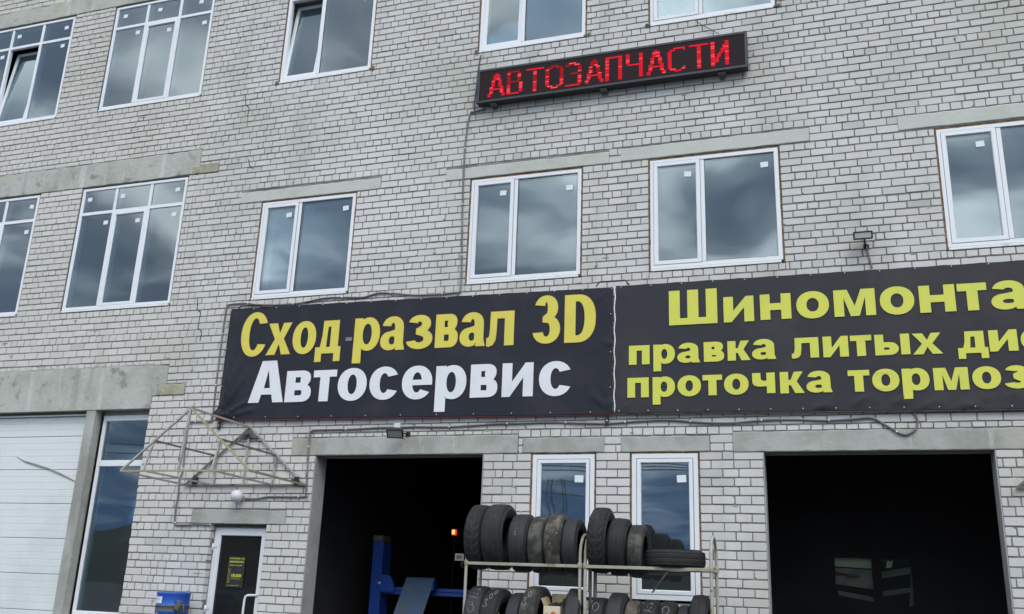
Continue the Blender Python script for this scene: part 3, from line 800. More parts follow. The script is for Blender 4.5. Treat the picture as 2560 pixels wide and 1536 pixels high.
wc = 0
for wi, (x0, x1, z0, z1, typ, opt) in enumerate(WIN):
    w = empty('window', Vector((0, 0, 0)), None, None)
    w.parent = bld
    w.location = Vector(((x0 + x1) / 2, WY, z0)) - bld.location
    rn = random.Random(40 + wi)
    fr = MB()
    F = .058 if typ == 'two' else (.050 if typ == 'six' else .062)
    fr.ring(x0, x1, z0, z1, F, WY, WY + .065)
    tilt = opt.get('tilt', 0)
    if typ == 'two':
        xm = x0 + (x1 - x0) * .411
        fr.box(xm - .034, xm + .034, WY + .004, WY + .062, z0 + F, z1 - F, .004)
        fr.build('frame', M_PVC, w)
        sa, sb, sc_, sd = x0 + F - .012, xm - .022, z0 + F - .012, z1 - F + .012
        sm = MB(); sm.ring(sa, sb, sc_, sd, .056, WY - .006 if not tilt else WY + .006, WY + .055)
        if tilt: tilt_verts(sm, tilt, sc_)
        sm.build('sash', M_PVC, w)
        if not tilt:
            g2 = MB(); g2.ring(sa - .0065, sb + .0065, sc_ - .0065, sd + .0065, .006, WY - .0015, WY + .02, 0, 0); g2.build('gasket', M_GASK, w)
        pane(sa + .054, sb - .054, sc_ + .054, sd - .054, w, tilt=tilt, hz=sc_)
        pane(xm + .033, x1 - F + .002, z0 + F - .002, z1 - F + .002, w)
        if not tilt:
            sticker(sa + (sb - sa) * rn.uniform(.70, .76), z1 - .235, w, rn.uniform(-.1, .1))
        sticker(x1 - rn.uniform(.16, .21), z1 - rn.uniform(.20, .26), w, rn.uniform(-.1, .1))
        ga = MB()                                                 # dark gasket lines round the glass
        ga.ring(xm + .031, x1 - F + .004, z0 + F - .004, z1 - F + .004, .006, WY + .0135, WY + .03, 0, 0)
        ga.build('gasket', M_SEAM, w)
    elif typ == 'six':
        W_ = x1 - x0
        m1, m2 = x0 + W_ * .333, x0 + W_ * .667
        zt = z0 + (z1 - z0) * .785
        for mx_ in (m1, m2):
            fr.box(mx_ - .026, mx_ + .026, WY + .004, WY + .062, z0 + F, z1 - F, .004)
        for (p, q) in ((x0 + F, m1 - .026), (m1 + .026, m2 - .026), (m2 + .026, x1 - F)):
            fr.box(p, q, WY + .005, WY + .060, zt - .028, zt + .028, .004)
        fr.build('frame', M_PVC, w)
        cols_ = ((x0 + F, m1 - .026), (m1 + .026, m2 - .026), (m2 + .026, x1 - F))
        for ci, (p, q) in enumerate(cols_):
            pane(p - .002, q + .002, zt + .026, z1 - F + .002, w)
            sticker(p + (q - p) * rn.uniform(.15, .35) if ci < 2 else q - rn.uniform(.10, .30), z1 - .19, w, rn.uniform(-.12, .12), .08)
            if ci == 1:
                sa, sb, sc_, sd = p - .004, q + .004, z0 + F - .012, zt - .022
                sm = MB(); sm.ring(sa, sb, sc_, sd, .052, WY - .004 if not tilt else WY + .006, WY + .055)
                if tilt: tilt_verts(sm, tilt, sc_)
                sm.build('sash', M_PVC, w)
                pane(sa + .050, sb - .050, sc_ + .050, sd - .050, w, tilt=tilt, hz=sc_)
                if not tilt: sticker(q - .16, zt - .20, w, rn.uniform(-.1, .1), .08)
            else:
                pane(p - .002, q + .002, z0 + F - .002, zt - .026, w)
                sticker(q - rn.uniform(.10, .15), zt - rn.uniform(.12, .2), w, rn.uniform(-.1, .1), .08)
    else:
        fr.build('frame', M_PVC, w)
        sa, sb, sc_, sd = x0 + F - .004, x1 - F + .004, z0 + F - .004, z1 - F + .004
        sm = MB(); sm.ring(sa + .004, sb - .004, sc_ + .004, sd - .004, .050, WY - .004, WY + .055)
        sm.build('sash', M_PVC, w)
        pane(sa + .052, sb - .052, sc_ + .052, sd - .052, w)
        sticker(sb - .14, sd - .24, w, rn.uniform(-.05, .05), .10)
        g2 = MB(); g2.ring(sa + .0005, sb - .0005, sc_ + .0005, sd - .0005, .004, WY + .001, WY + .02, 0, 0); g2.build('gasket', M_SEAM, w)
    if opt['foam']: foam_strip(x0, x1, z0, z1, w, wi + 100, 1.0 if typ == 'two' else .8)
    if typ != 'single':
        s_ = MB(); s_.box(x0 + .004, x1 - .02, OUT - .008, WY + .05, z0 - .040, z0 - .010, .003)
        s_.build('sill', M_LEDGE, w)
    if typ == 'two' and z0 > 8:
        for (cx, sg) in ((x0 - .03, 1), (x1 + .05, 1)):
            f2 = MB(); r3 = random.Random(wi * 7 + int(cx * 10)); vs = []
            for i in range(8):
                a = 2 * pi * i / 8; rr_ = r3.uniform(.022, .045)
                vs.append((cx + rr_ * cos(a), OUT - .006 + r3.uniform(-.006, .004), z0 - .02 + rr_ * sin(a) * 1.2))
            vs.append((cx, OUT - .018, z0 - .02)); f2.add(vs, [(i, (i + 1) % 8, 8) for i in range(8)])
            f2.build('foam_lump', M_FOAM if cx > x0 + 1 and wi == 4 else M_PUMP, w)

# ---- ground floor left bay: column, sectional door, tall window ------------------
def col(x0, x1, y0, y1, z0, z1, seed):
    rn = random.Random(seed); b = MB(); n = 22; vs = []
    for i in range(n + 1):
        z_ = z0 + (z1 - z0) * i / n; j = lambda: rn.uniform(-.003, .003)
        vs += [(x0 + j(), y0, z_), (x1 - .006 + j(), y0, z_), (x1 + j(), y0 + .006, z_), (x1, y1, z_), (x0, y1, z_)]
    fs = []
    for i in range(n):
        for k_ in range(5): fs.append((i * 5 + k_, i * 5 + (k_ + 1) % 5, (i + 1) * 5 + (k_ + 1) % 5, (i + 1) * 5 + k_))
    fs += [tuple(range(5)), tuple(n * 5 + k_ for k_ in reversed(range(5)))]
    b.add(vs, fs)
    return b.build('column', M_CONC, bld)
col(-10.652, -10.487, OUT + .004, 11.42, 0, 3.924, 1)
col(-15.4, -15.2, OUT + .004, 11.42, 0, 3.924, 2)
# back faces above the doors
b = MB(); b.box(-15.6, -9.3, 11.36, 11.5, 3.80, 4.5); b.box(-9.30, -9.28, 11.36, 11.5, 0, 4.5); b.build('lintel_back', M_PLASTER, bld)
b = MB(); b.box(-15.2, -10.655, 11.30, 11.36, 3.865, 3.885); b.build('door_track', M_LEDGE, bld)

dr = empty('garage_door', Vector((0, 0, 0)), None, None); dr.parent = bld; dr.location = Vector((-12.9, 11.33, 0)) - bld.location
DY = 11.345
zs = [0.0]
while zs[-1] < 3.8: zs.append(min(3.862, zs[-1] + .508))
for i in range(len(zs) - 1):
    a, c = zs[i] + .003, zs[i + 1] - .003
    if c - a < .03: continue
    b = MB(); vs = []; prof = []
    nrib = max(1, round((c - a) / .10))
    for k in range(nrib):
        p = a + (c - a) * k / nrib; q = a + (c - a) * (k + 1) / nrib
        prof += [(DY + .004, p), (DY, p + .005), (DY, q - .005), (DY + .004, q - .0005)]
    prof = [(DY + .04, a)] + prof + [(DY + .04, c)]
    fs = []
    for (y, z_) in prof: vs += [(-15.19, y, z_), (-10.655, y, z_)]
    for k in range(len(prof) - 1): fs.append((2 * k, 2 * k + 1, 2 * k + 3, 2 * k + 2))
    b.add(vs, fs); b.build('door_section', M_SHEET, dr, recalc=False)
b = MB(); b.box(-15.19, -10.655, DY + .012, DY + .03, 0, 3.87); b.build('gasket', M_SEAM, dr)
sc = MB()                                                        # torn strip across the second section
pp = [(-11.99, DY - .004, 3.245), (-11.80, DY - .012, 3.17), (-11.55, DY - .016, 3.115), (-11.35, DY - .018, 3.07), (-11.10, DY - .015, 2.99), (-10.86, DY - .008, 2.90), (-10.68, DY - .004, 2.83)]
vs = []
for i, p in enumerate(pp):
    hh = (.004, .016, .026, .018, .024, .02, .015)[i]
    vs += [(p[0], p[1], p[2] - hh / 2), (p[0], p[1] - .006, p[2] + hh / 2), (p[0], p[1] + .008, p[2] + hh / 2 + .006)]
sc.add(vs, [(i * 3 + k, i * 3 + k + 1, i * 3 + k + 4, i * 3 + k + 3) for i in range(len(pp) - 1) for k in range(2)])
sc.build('torn_strip', M_STEEL, dr)

w = empty('window', Vector((0, 0, 0)), None, None); w.parent = bld; w.location = Vector((-9.9, 11.35, 1)) - bld.location
TY = 11.345
fr = MB(); fr.ring(-10.480, -9.31, .955, 3.858, .085, TY, TY + .07)
fr.box(-10.395, -9.395, TY + .004, TY + .062, 3.095, 3.185, .004)
fr.build('frame', M_PVC, w)
for (c, d_) in ((1.038, 3.097), (3.183, 3.775)):
    b = MB(); b.box(-10.397, -9.393, TY + .03, TY + .052, c, d_); b.build('pane', M_GLASS, w)
b = MB(); b.box(-10.485, -10.44, TY - .0, TY + .12, .95, 3.92); b.box(-10.43, -9.49, TY + .02, TY + .1, 3.862, 3.925); b.build('foam', M_PUMP, w)
b = MB(); b.box(-10.485, -9.3, OUT + .03, 11.45, 0, .95); b.build('window_apron', M_CONC, bld)

# ---- entrance door ---------------------------------------------------------
d_ = empty('entrance_door', Vector((0, 0, 0)), None, None); d_.parent = bld; d_.location = Vector((-7.73, 11.3, 0)) - bld.location
EY = 11.296
b = MB(); b.ring(-8.166, -7.288, .02, 2.236, .030, EY + .012, EY + .075); b.build('door_frame', M_PVC, d_)
b = MB(); b.ring(-8.150, -7.306, .03, 2.222, .100, EY, EY + .06, .008, .012); b.build('door_leaf', M_PVC, d_)
b = MB(); b.box(-8.052, -7.404, EY + .030, EY + .052, .128, 2.124); b.build('pane', M_GLASSD, d_)
b = MB(); b.ring(-8.054, -7.402, .126, 2.126, .007, EY + .018, EY + .04, 0, 0); b.build('gasket', M_SEAM, d_)
for hz in (1.965, 1.15, .3):
    b = MB(); b.tube([(-8.155, EY - .015, hz - .05), (-8.155, EY - .015, hz + .05)], .013, 8); b.box(-8.145, -8.085, EY - .012, EY, hz + .0, hz + .045, .003); b.build('hinge', M_PVC, d_)
b = MB(); b.tube([(-7.36, EY + .01, 1.355), (-7.42, EY - .05, 1.355), (-7.475, EY - .06, 1.352), (-7.505, EY - .062, 1.335), (-7.516, EY - .062, 1.30), (-7.52, EY - .062, 1.2), (-7.52, EY - .062, .80), (-7.50, EY - .06, .77), (-7.44, EY - .055, .76), (-7.36, EY + .01, .755)], .016, 10); b.build('handle', M_PVC, d_)
b = MB(); b.box(-8.165, -7.29, EY - .02, EY + .10, 2.238, 2.27); b.build('gap_strip', M_PUMP, d_)

# ---- interior shells --------------------------------------------------------
def shell(name, mt, x0, x1, y0, y1, z0, z1):
    b = MB()
    b.box(x0, x1, y1, y1 + .1, z0, z1); b.box(x0 - .1, x0, y0, y1, z0, z1); b.box(x1, x1 + .1, y0, y1, z0, z1)
    return b.build(name, mt, bld)
for (zf) in (4.30, 8.15, 12.0):
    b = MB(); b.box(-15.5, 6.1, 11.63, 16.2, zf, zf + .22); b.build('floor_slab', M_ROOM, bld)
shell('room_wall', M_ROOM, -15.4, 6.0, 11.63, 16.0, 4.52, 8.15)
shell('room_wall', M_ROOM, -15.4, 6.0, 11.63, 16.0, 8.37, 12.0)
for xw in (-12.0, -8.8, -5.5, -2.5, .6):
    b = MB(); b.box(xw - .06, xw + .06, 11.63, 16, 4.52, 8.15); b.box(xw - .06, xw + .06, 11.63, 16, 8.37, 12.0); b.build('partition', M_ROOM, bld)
# garage
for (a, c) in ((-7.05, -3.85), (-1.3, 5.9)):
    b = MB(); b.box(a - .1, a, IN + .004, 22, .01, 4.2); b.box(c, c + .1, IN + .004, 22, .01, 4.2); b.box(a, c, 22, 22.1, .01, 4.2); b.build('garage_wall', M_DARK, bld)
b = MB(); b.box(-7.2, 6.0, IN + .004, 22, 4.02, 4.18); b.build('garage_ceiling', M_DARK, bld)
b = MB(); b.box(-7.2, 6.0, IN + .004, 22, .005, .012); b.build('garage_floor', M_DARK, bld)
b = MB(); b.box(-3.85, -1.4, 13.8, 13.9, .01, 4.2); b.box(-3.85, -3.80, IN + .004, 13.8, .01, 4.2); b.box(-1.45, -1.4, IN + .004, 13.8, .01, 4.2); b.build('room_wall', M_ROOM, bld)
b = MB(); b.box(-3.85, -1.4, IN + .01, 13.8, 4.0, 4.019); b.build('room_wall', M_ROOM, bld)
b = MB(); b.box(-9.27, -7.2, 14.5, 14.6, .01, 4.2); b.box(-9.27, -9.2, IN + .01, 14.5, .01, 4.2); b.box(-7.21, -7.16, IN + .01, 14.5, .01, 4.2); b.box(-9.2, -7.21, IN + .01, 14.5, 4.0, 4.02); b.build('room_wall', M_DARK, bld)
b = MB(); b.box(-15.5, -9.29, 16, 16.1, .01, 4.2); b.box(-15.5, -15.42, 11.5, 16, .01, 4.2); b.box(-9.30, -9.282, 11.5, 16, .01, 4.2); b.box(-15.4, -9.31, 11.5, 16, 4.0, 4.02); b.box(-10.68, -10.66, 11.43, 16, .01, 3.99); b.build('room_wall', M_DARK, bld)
b = MB(); b.box(-15.7, 6.3, 11.0, 17.0, 13.0, 13.25); b.build('roof', M_CONC, bld)
b = MB(); b.box(-15.7, -15.6, 11.2, 17, 0, 13); b.box(6.2, 6.3, 11.2, 17, 0, 13); b.box(-15.6, 6.2, 22.15, 22.3, 0, 4.2); b.box(-15.6, 6.2, 16.3, 16.5, 4.2, 13); b.build('outer_shell', M_MORTAR, bld)
b = MB(); b.box(-15.6, 6.2, 16.3, 22.3, 4.19, 4.35); b.build('rear_roof', M_CONC, bld)

# inner partition with two panes at the back of the right-hand garage, boards standing behind it
w = empty('inner_window', Vector((0, 0, 0)), None, None); w.parent = bld; w.location = Vector((.5, 14, 1.5)) - bld.location
Yp = 14.0
fx = lambda v: v * Yp / 16.0
fz = lambda v: EYE + (v - EYE) * Yp / 16.0
b = MB()
for (a, c, e_, f_) in ((-1.29, -.026, .02, 4.0), (.520, .650, .02, 4.0), (1.085, 5.89, .02, 4.0)):
    b.box(max(-1.29, fx(a)) if a > -1 else a, fx(c) if c < 5 else c, Yp, Yp + .08, e_, f_)
for (a, c) in ((-.026, .520), (.650, 1.085)):
    b.box(fx(a), fx(c), Yp, Yp + .08, .02, fz(1.53)); b.box(fx(a), fx(c), Yp, Yp + .08, fz(2.225), 4.0)
b.build('partition', M_DARK, w)
for (a, c) in ((-.026, .520), (.650, 1.085)):
    b = MB(); b.box(fx(a), fx(c), Yp + .03, Yp + .045, fz(1.53), fz(2.225)); b.build('pane', M_GLASSC, w)
Y2 = Yp + .14
def slab(nm, mt, pts, y=Y2):
    b = MB(); n = len(pts); pts = [(fx(x), fz(z_)) for x, z_ in pts]
    b.add([(x, y, z_) for x, z_ in pts] + [(x, y + .03, z_) for x, z_ in pts], [tuple(range(n)), tuple(n + i for i in reversed(range(n)))] + [(i, (i + 1) % n, n + (i + 1) % n, n + i) for i in range(n)])
    return b.build(nm, mt, w)
slab('board', M_PALE, [(-.06, 2.10), (.56, 2.075), (.56, 2.215), (-.06, 2.25)])
slab('board', M_GREYB, [(-.06, 1.83), (.56, 1.76), (.56, 2.055), (-.06, 2.08)], Y2 + .05)
slab('board', M_BROWNR, [(-.05, 1.975), (.33, 1.925), (.33, 1.96), (-.05, 2.02)], Y2 + .01)
slab('board', M_GREENB, [(.0, 1.66), (.56, 1.57), (.56, 1.64), (.0, 1.73)], Y2 + .02)
slab('board', M_GREENB, [(.64, 1.93), (1.12, 2.02), (1.12, 2.12), (.64, 2.03)], Y2 + .02)
slab('board', M_GREENB, [(.64, 1.66), (1.12, 1.75), (1.12, 1.82), (.64, 1.74)], Y2 + .02)
slab('board', M_GREENB, [(1.02, 1.50), (1.10, 1.50), (1.12, 2.0), (1.08, 2.0)], Y2 + .0)
slab('board', M_PALE, [(.73, 2.09), (.81, 2.10), (.84, 2.20), (.75, 2.20)], Y2)

# ================================================================== lettering
def arc(cx, cy, rx, ry, a0, a1, n=16, p=2.12):
    o = []
    for i in range(n + 1):
        a = radians(a0 + (a1 - a0) * i / n)
        c, s_ = cos(a), sin(a)
        o.append((cx + rx * math.copysign(abs(c) ** (2 / p), c), cy + ry * math.copysign(abs(s_) ** (2 / p), s_)))
    return o

def glyph(ch, w, h, s, b):
    """outline and holes of a heavy sans letter, w wide and h high, stem s, bar b"""
    if ch in 'оО':
        return arc(w / 2, h / 2, w / 2, h / 2, 0, 360, 40)[:-1], [arc(w / 2, h / 2, w / 2 - s, h / 2 - b, 0, 360, 32)[:-1]]
    if ch in 'сС':
        o = arc(w / 2, h / 2, w / 2, h / 2, 28, 332, 34)
        i = arc(w / 2, h / 2, w / 2 - s, h / 2 - b, 322, 38, 30)
        return o + i, []
    if ch == 'е':
        o = arc(w / 2, h / 2, w / 2, h / 2, -8, 325, 40)
        i = arc(w / 2, h / 2, w / 2 - s, h / 2 - b, 318, 196, 14)
        yb, yt = h * .42, h * .42 + b * .8
        i = [q for q in i if q[1] < yb]
        hole = [q for q in arc(w / 2, h / 2, w / 2 - s, h / 2 - b, 0, 180, 20) if q[1] > yt]
        hole = [(w - s, yt)] + hole + [(s, yt)]
        return o + i + [(s, yb), (w, yb)], [hole]
    if ch == 'х':
        t = s * 1.12; m_ = w / 2; g_ = t * .5
        return [(0, 0), (t, 0), (m_, h * .5 - h * .16), (w - t, 0), (w, 0), (m_ + g_, h * .5), (w - t * .08, h), (w - t * 1.02, h), (m_, h * .5 + h * .17), (t * 1.02, h), (t * .03, h), (m_ - g_, h * .5)], []
    if ch == 'д':
        # h is the full height with feet
        f = h * .20
        return [(0, 0), (s * .78, 0), (s * .78, f), (w - s * .78, f), (w - s * .78, 0), (w, 0), (w, f + b), (w - s * .35, f + b), (w - s * .35, h), (w * .26, h), (w * .245, h - (h - f) * .45), (w * .18, f + b), (0, f + b)], [[(w * .18 + s * .75, f + b), (w - s * 1.32, f + b), (w - s * 1.32, h - b), (w * .26 + s * .62, h - b), (w * .24 + s * .62, h - (h - f) * .45)]]
    if ch == 'р':
        f = h * .265; x = h - f
        o = [(0, 0), (s, 0), (s, f + b * .35)] + arc(w * .55, f + x / 2, w * .45, x / 2, -122, 118, 26) + [(s * .96, h - b * .3), (s * .96, h - x * .015), (0, h - x * .015)]
        return o, [arc((w) / 2 + .01 * w, f + x / 2, w / 2 - s + .0 * w, x / 2 - b, 0, 360, 26)[:-1]]
    if ch == 'а':
        o = arc(w * .49, h * .66, w * .44, h * .34, 168, 0, 18)                      # top outer, left to right
        o += [(w * .935, h * .20), (w, 0), (w - s * 1.02, 0), (w - s * 1.12, h * .085)]
        o += arc(w * .38, h * .275, w * .38, h * .275, -42, -268, 22)[0:]            # bowl outside
        o += [(w * .93 - s, h * .60)]
        o += arc(w * .49, h * .66, w * .44 - s, h * .34 - b, 10, 160, 12)
        # o now closes at the terminal
        hole = arc(w * .475, h * .285, w * .475 - s, h * .275 - b * .80, 0, 360, 20)[:-1]
        hole = [(min(x, w * .93 - s), y) for x, y in hole]
        return o, [hole]
    if ch in 'з3':
        o = arc(w * .47, h * .735, w * .44, h * .265, 165, -48, 20)
        o += [(w * .80, h * .525)]
        o += arc(w * .48, h * .29, w * .52, h * .29, 52, -168, 22)
        o += arc(w * .48, h * .29, w * .52 - s, h * .29 - b, -160, 62, 18)
        o += [(w * .34, h * .44), (w * .34, h * .44 + b * .82)]
        o += arc(w * .47, h * .735, w * .44 - s, h * .265 - b, -58, 158, 16)
        return o, []
    if ch == 'в':
        o = [(0, 0)] + [(w * .5, 0)] + arc(w * .60, h * .285, w * .40, h * .285, -80, 50, 10, 2.4) + [(w * .84, h * .525)] + arc(w * .58, h * .75, w * .37, h * .25, -35, 82, 10, 2.4) + [(w * .5, h), (0, h)]
        h1 = [(s, b), (w * .58, b)] + arc(w * .58, h * .29, w * .42 - s, max(.01, h * .29 - b), -60, 60, 6) + [(w * .58, h * .58 - b), (s, h * .58 - b)]
        h2 = [(s, h * .56 + b * .25), (w * .56, h * .56 + b * .25)] + arc(w * .56, h * .56 + b * .25 + (h * .44 - b * 1.25) / 2, w * .36 - s, (h * .44 - b * 1.25) / 2, -60, 60, 5) + [(w * .56, h - b), (s, h - b)]
        return o, [h1, h2]
    if ch == 'D':
        o = [(0, 0), (w * .4, 0)] + arc(w * .42, h / 2, w * .58, h / 2, -88, 88, 26, 2.3) + [(w * .4, h), (0, h)]
        hole = [(s, b), (w * .38, b)] + arc(w * .40, h / 2, w * .6 - s, h / 2 - b, -88, 88, 20, 2.3) + [(w * .38, h - b), (s, h - b)]
        return o, [hole]
    if ch == 'А':
        t = s * 1.05
        return [(0, 0), (t, 0), (t + w * .055, h * .19), (w - t - w * .055, h * .19), (w - t, 0), (w, 0), (w * .5 + t * .70, h), (w * .5 - t * .70, h)], [[(t + w * .115, h * .19 + b), (w - t - w * .115, h * .19 + b), (w * .5, h * .78)]]
    if ch == 'л':
        return [(0, 0), (w * .10, -h * .02), (w * .24, h * .03), (w * .33, h * .16), (w * .36, h * .40), (w * .375, h - b * 1.05), (w - s, h - b * 1.05), (w - s, 0), (w, 0), (w, h), (w * .13, h), (w * .12, h * .50), (w * .10, h * .30), (w * .06, h * .235), (0, h * .235)], []
    if ch == 'т':
        return [(w / 2 - s / 2, 0), (w / 2 + s / 2, 0), (w / 2 + s / 2, h - b * 1.05), (w, h - b * 1.05), (w, h), (0, h), (0, h - b * 1.05), (w / 2 - s / 2, h - b * 1.05)], []
    if ch == 'и':
        return [(0, 0), (s * .8, 0), (w - s, h * .56), (w - s, 0), (w, 0), (w, h), (w - s * .8, h), (s, h * .44), (s, h), (0, h)], []
    if ch == 'н':
        y0_, y1_ = h * .5 - b / 2, h * .5 + b / 2
        return [(0, 0), (s, 0), (s, y0_), (w - s, y0_), (w - s, 0), (w, 0), (w, h), (w - s, h), (w - s, y1_), (s, y1_), (s, h), (0, h)], []
    if ch == 'п':
        return [(0, 0), (s, 0), (s, h - b * 1.05), (w - s, h - b * 1.05), (w - s, 0), (w, 0), (w, h), (0, h)], []
    if ch == 'Ш':
        m_ = w / 2
        return [(0, 0), (w, 0), (w, h), (w - s, h), (w - s, b), (m_ + s / 2, b), (m_ + s / 2, h), (m_ - s / 2, h), (m_ - s / 2, b), (s, b), (s, h), (0, h)], []
    if ch == 'ч':
        return [(w, 0), (w, h), (w - s, h), (w - s, h * .36 + b), (s * 1.25, h * .36 + b), (s * 1.03, h * .36 + b * 1.25), (s, h * .36 + b * 1.6), (s, h), (0, h), (0, h * .52), (w * .07, h * .40), (w * .19, h * .35), (w * .35, h * .33), (w - s, h * .345), (w - s, 0)], []
    if ch == 'м':
        m_ = w / 2
        return [(0, 0), (s * .95, 0), (s * .95, h * .70), (m_ - s * .42, 0), (m_ + s * .42, 0), (w - s * .95, h * .70), (w - s * .95, 0), (w, 0), (w, h), (w - s * 1.32, h), (m_, h * .38), (s * 1.32, h), (0, h)], []
    if ch == 'к':
        return [(0, 0), (s, 0), (s, h * .38), (s * 1.25, h * .38), (w - s * 1.1, 0), (w, 0), (s * 1.95, h * .55), (w - s * .12, h), (w - s * 1.15, h), (s * 1.25, h * .62), (s, h * .62), (s, h), (0, h)], []
    if ch == 'ж':
        m_ = w / 2
        return [(0, 0), (s, 0), (m_ - s * .6, h * .40), (m_ - s / 2, h * .40), (m_ - s / 2, 0), (m_ + s / 2, 0), (m_ + s / 2, h * .40), (m_ + s * .6, h * .40), (w - s, 0), (w, 0), (m_ + s * 1.35, h * .54), (w - s * .2, h), (w - s * 1.15, h), (m_ + s * .6, h * .62), (m_ + s / 2, h * .62), (m_ + s / 2, h), (m_ - s / 2, h), (m_ - s / 2, h * .62), (m_ - s * .6, h * .62), (s * 1.15, h), (s * .2, h), (m_ - s * 1.35, h * .54)], []
    if ch == 'ы':
        bw = w * .68
        o = [(0, 0), (bw * .6, 0)] + arc(bw * .60, h * .31, bw * .40, h * .31, -80, 80, 14) + [(bw * .6, h * .62), (s, h * .62), (s, h), (0, h)]
        return o, [[(s, b), (bw * .56, b)] + arc(bw * .56, h * .31, bw * .44 - s, h * .31 - b, -70, 70, 8) + [(bw * .56, h * .62 - b), (s, h * .62 - b)]]
    raise KeyError(ch)

def fill(b, outer, holes, f3, smooth=False):
    """triangulate outline with holes; f3 maps (x, z) to a world point"""
    loops = [outer] + holes
    tri = tessellate_polygon([[Vector((x, y, 0)) for x, y in l] for l in loops])
    pts = [p for l in loops for p in l]
    b.add([f3(x, y) for x, y in pts], [tuple(t) for t in tri])

def grow(loop, d):
    """push an outline outwards"""
    n = len(loop); area = sum(loop[i][0] * loop[(i + 1) % n][1] - loop[(i + 1) % n][0] * loop[i][1] for i in range(n))
    sg = 1 if area > 0 else -1
    o = []
    for i in range(n):
        a = Vector(loop[i - 1]); p = Vector(loop[i]); c = Vector(loop[(i + 1) % n])
        e1 = (p - a); e2 = (c - p)
        if e1.length < 1e-6 or e2.length < 1e-6: o.append(tuple(p)); continue
        e1.normalize(); e2.normalize()
        n1 = Vector((e1.y, -e1.x)) * sg; n2 = Vector((e2.y, -e2.x)) * sg
        m_ = (n1 + n2)
        if m_.length < .2: m_ = n1
        m_.normalize()
        o.append(tuple(p + m_ * d / max(.5, m_.dot(n1))))
    return o

def text_row(data, s, b, mt, y, parent, outline=None, smap=None):
    for (ch, x0, x1, z0, z1) in data:
        w = x1 - x0; h = z1 - z0
        if ch == 'ы':
            bw = w * .68
        ss = (smap or {}).get(ch, s)
        bb = b
        o, hs = glyph(ch, w, h, min(ss, w * .42), bb)
        mb = MB(); fill(mb, o, hs, lambda x, z_: (x0 + x, y(x0 + x, z0 + z_), z0 + z_))
        if ch == 'ы':
            fill(mb, [(w - ss, 0), (w, 0), (w, h), (w - ss, h)], [], lambda x, z_: (x0 + x, y(x0 + x, z0 + z_), z0 + z_))
        t = mb.build('letter', mt, parent, recalc=False)
        if outline:
            # a printed rim following the outer edge of the letter
            o2 = grow(o, .0055); n_ = len(o); ob2 = MB()
            f3 = lambda p: (x0 + p[0], y(x0 + p[0], z0 + p[1]) + .0015, z0 + p[1])
            ob2.add([f3(p) for p in o] + [f3(p) for p in o2], [(k, (k + 1) % n_, n_ + (k + 1) % n_, n_ + k) for k in range(n_)])
            ob2.build('letter_outline', outline, parent, recalc=False)

def banner(c, ylo, mt, parent, seed, eyl, crease):
    """vinyl sheet stretched on a steel frame: c = corners TL TR BL BR in (x, z)"""
    (tlx, tlz), (trx, trz), (blx, blz), (brx, brz) = c
    rn = random.Random(seed)
    nx_, nz_ = 150, 44
    def P(u, v):
        x = (tlx * (1 - u) + trx * u) * v + (blx * (1 - u) + brx * u) * (1 - v)
        z_ = (tlz * (1 - u) + trz * u) * v + (blz * (1 - u) + brz * u) * (1 - v)
        # slack edge between eyelets
        z_ -= .006 * abs(sin(u * pi * eyl)) * (1 if v > .97 else 0)
        y = ylo
        y += crease(x, z_)
        return (x, y, z_)
    vs = [P(i / nx_, j / nz_) for j in range(nz_ + 1) for i in range(nx_ + 1)]
    W_ = nx_ + 1
    b = MB(); b.add(vs, [(j * W_ + i, j * W_ + i + 1, (j + 1) * W_ + i + 1, (j + 1) * W_ + i) for j in range(nz_) for i in range(nx_)], True)
    o = b.build('banner_cloth', mt, parent, recalc=False)
    return P

YB = 11.130
def ridge(x, z, ax, az, bx, bz, wid, amp):
    """a crease running from a to b, strongest at a"""
    dx_, dz_ = bx - ax, bz - az; L_ = sqrt(dx_ * dx_ + dz_ * dz_)
    t = ((x - ax) * dx_ + (z - az) * dz_) / (L_ * L_)
    if t < -.05 or t > 1: return 0
    dd = abs((x - ax) * dz_ - (z - az) * dx_) / L_
    ww = wid * (.35 + .8 * max(t, 0))
    return -amp * (1 - t) ** .7 * math.exp(-(dd / ww) ** 2) * min(1, (t + .05) * 12)
c1 = [(-8.22, 3.75, -7.98, 4.62, .035, .026), (-8.22, 3.74, -7.86, 4.36, .03, .022), (-8.22, 3.735, -7.70, 4.0, .028, .022), (-8.22, 3.73, -7.55, 3.87, .022, .018), (-8.22, 3.73, -8.10, 4.9, .03, .015),
      (-2.52, 3.70, -2.80, 3.95, .022, .012), (-2.52, 3.70, -2.62, 4.10, .02, .010), (-2.52, 4.55, -2.66, 4.62, .02, .008), (-2.53, 5.29, -2.75, 5.10, .02, .008)]
def crease1(x, z): return 3.6 * sum(ridge(x, z, *q) for q in c1)
c2 = [(-.12 + .38 * k, 3.66, .10 + .38 * k, 3.80 + .03 * (k % 2), .013, .018) for k in range(6)] + [(-.03 + .38 * k, 3.66, .17 + .38 * k, 3.76, .010, .014) for k in range(6)] + [(-2.46, 3.70, -2.25, 3.80, .015, .010), (-2.46, 5.29, -2.3, 5.1, .02, .006), (-1.5, 3.66, -1.3, 3.72, .012, .008)]
def crease2(x, z): return 3.0 * sum(ridge(x, z, *q) for q in c2) - .007 * math.exp(-((x - .53 - .02 * sin(z * 5)) / .02) ** 2) * (1 if z > 4.5 else .4)

def eyelets(parent, pts, y):
    b = MB()
    for (x, z) in pts:
        b.lathe([(.002, 0), (.006, 0), (.0075, .003), (.0075, .008)], (x, y, z), (0, 1, 0), 8)
    b.build('eyelet_row', M_EYELET, parent)

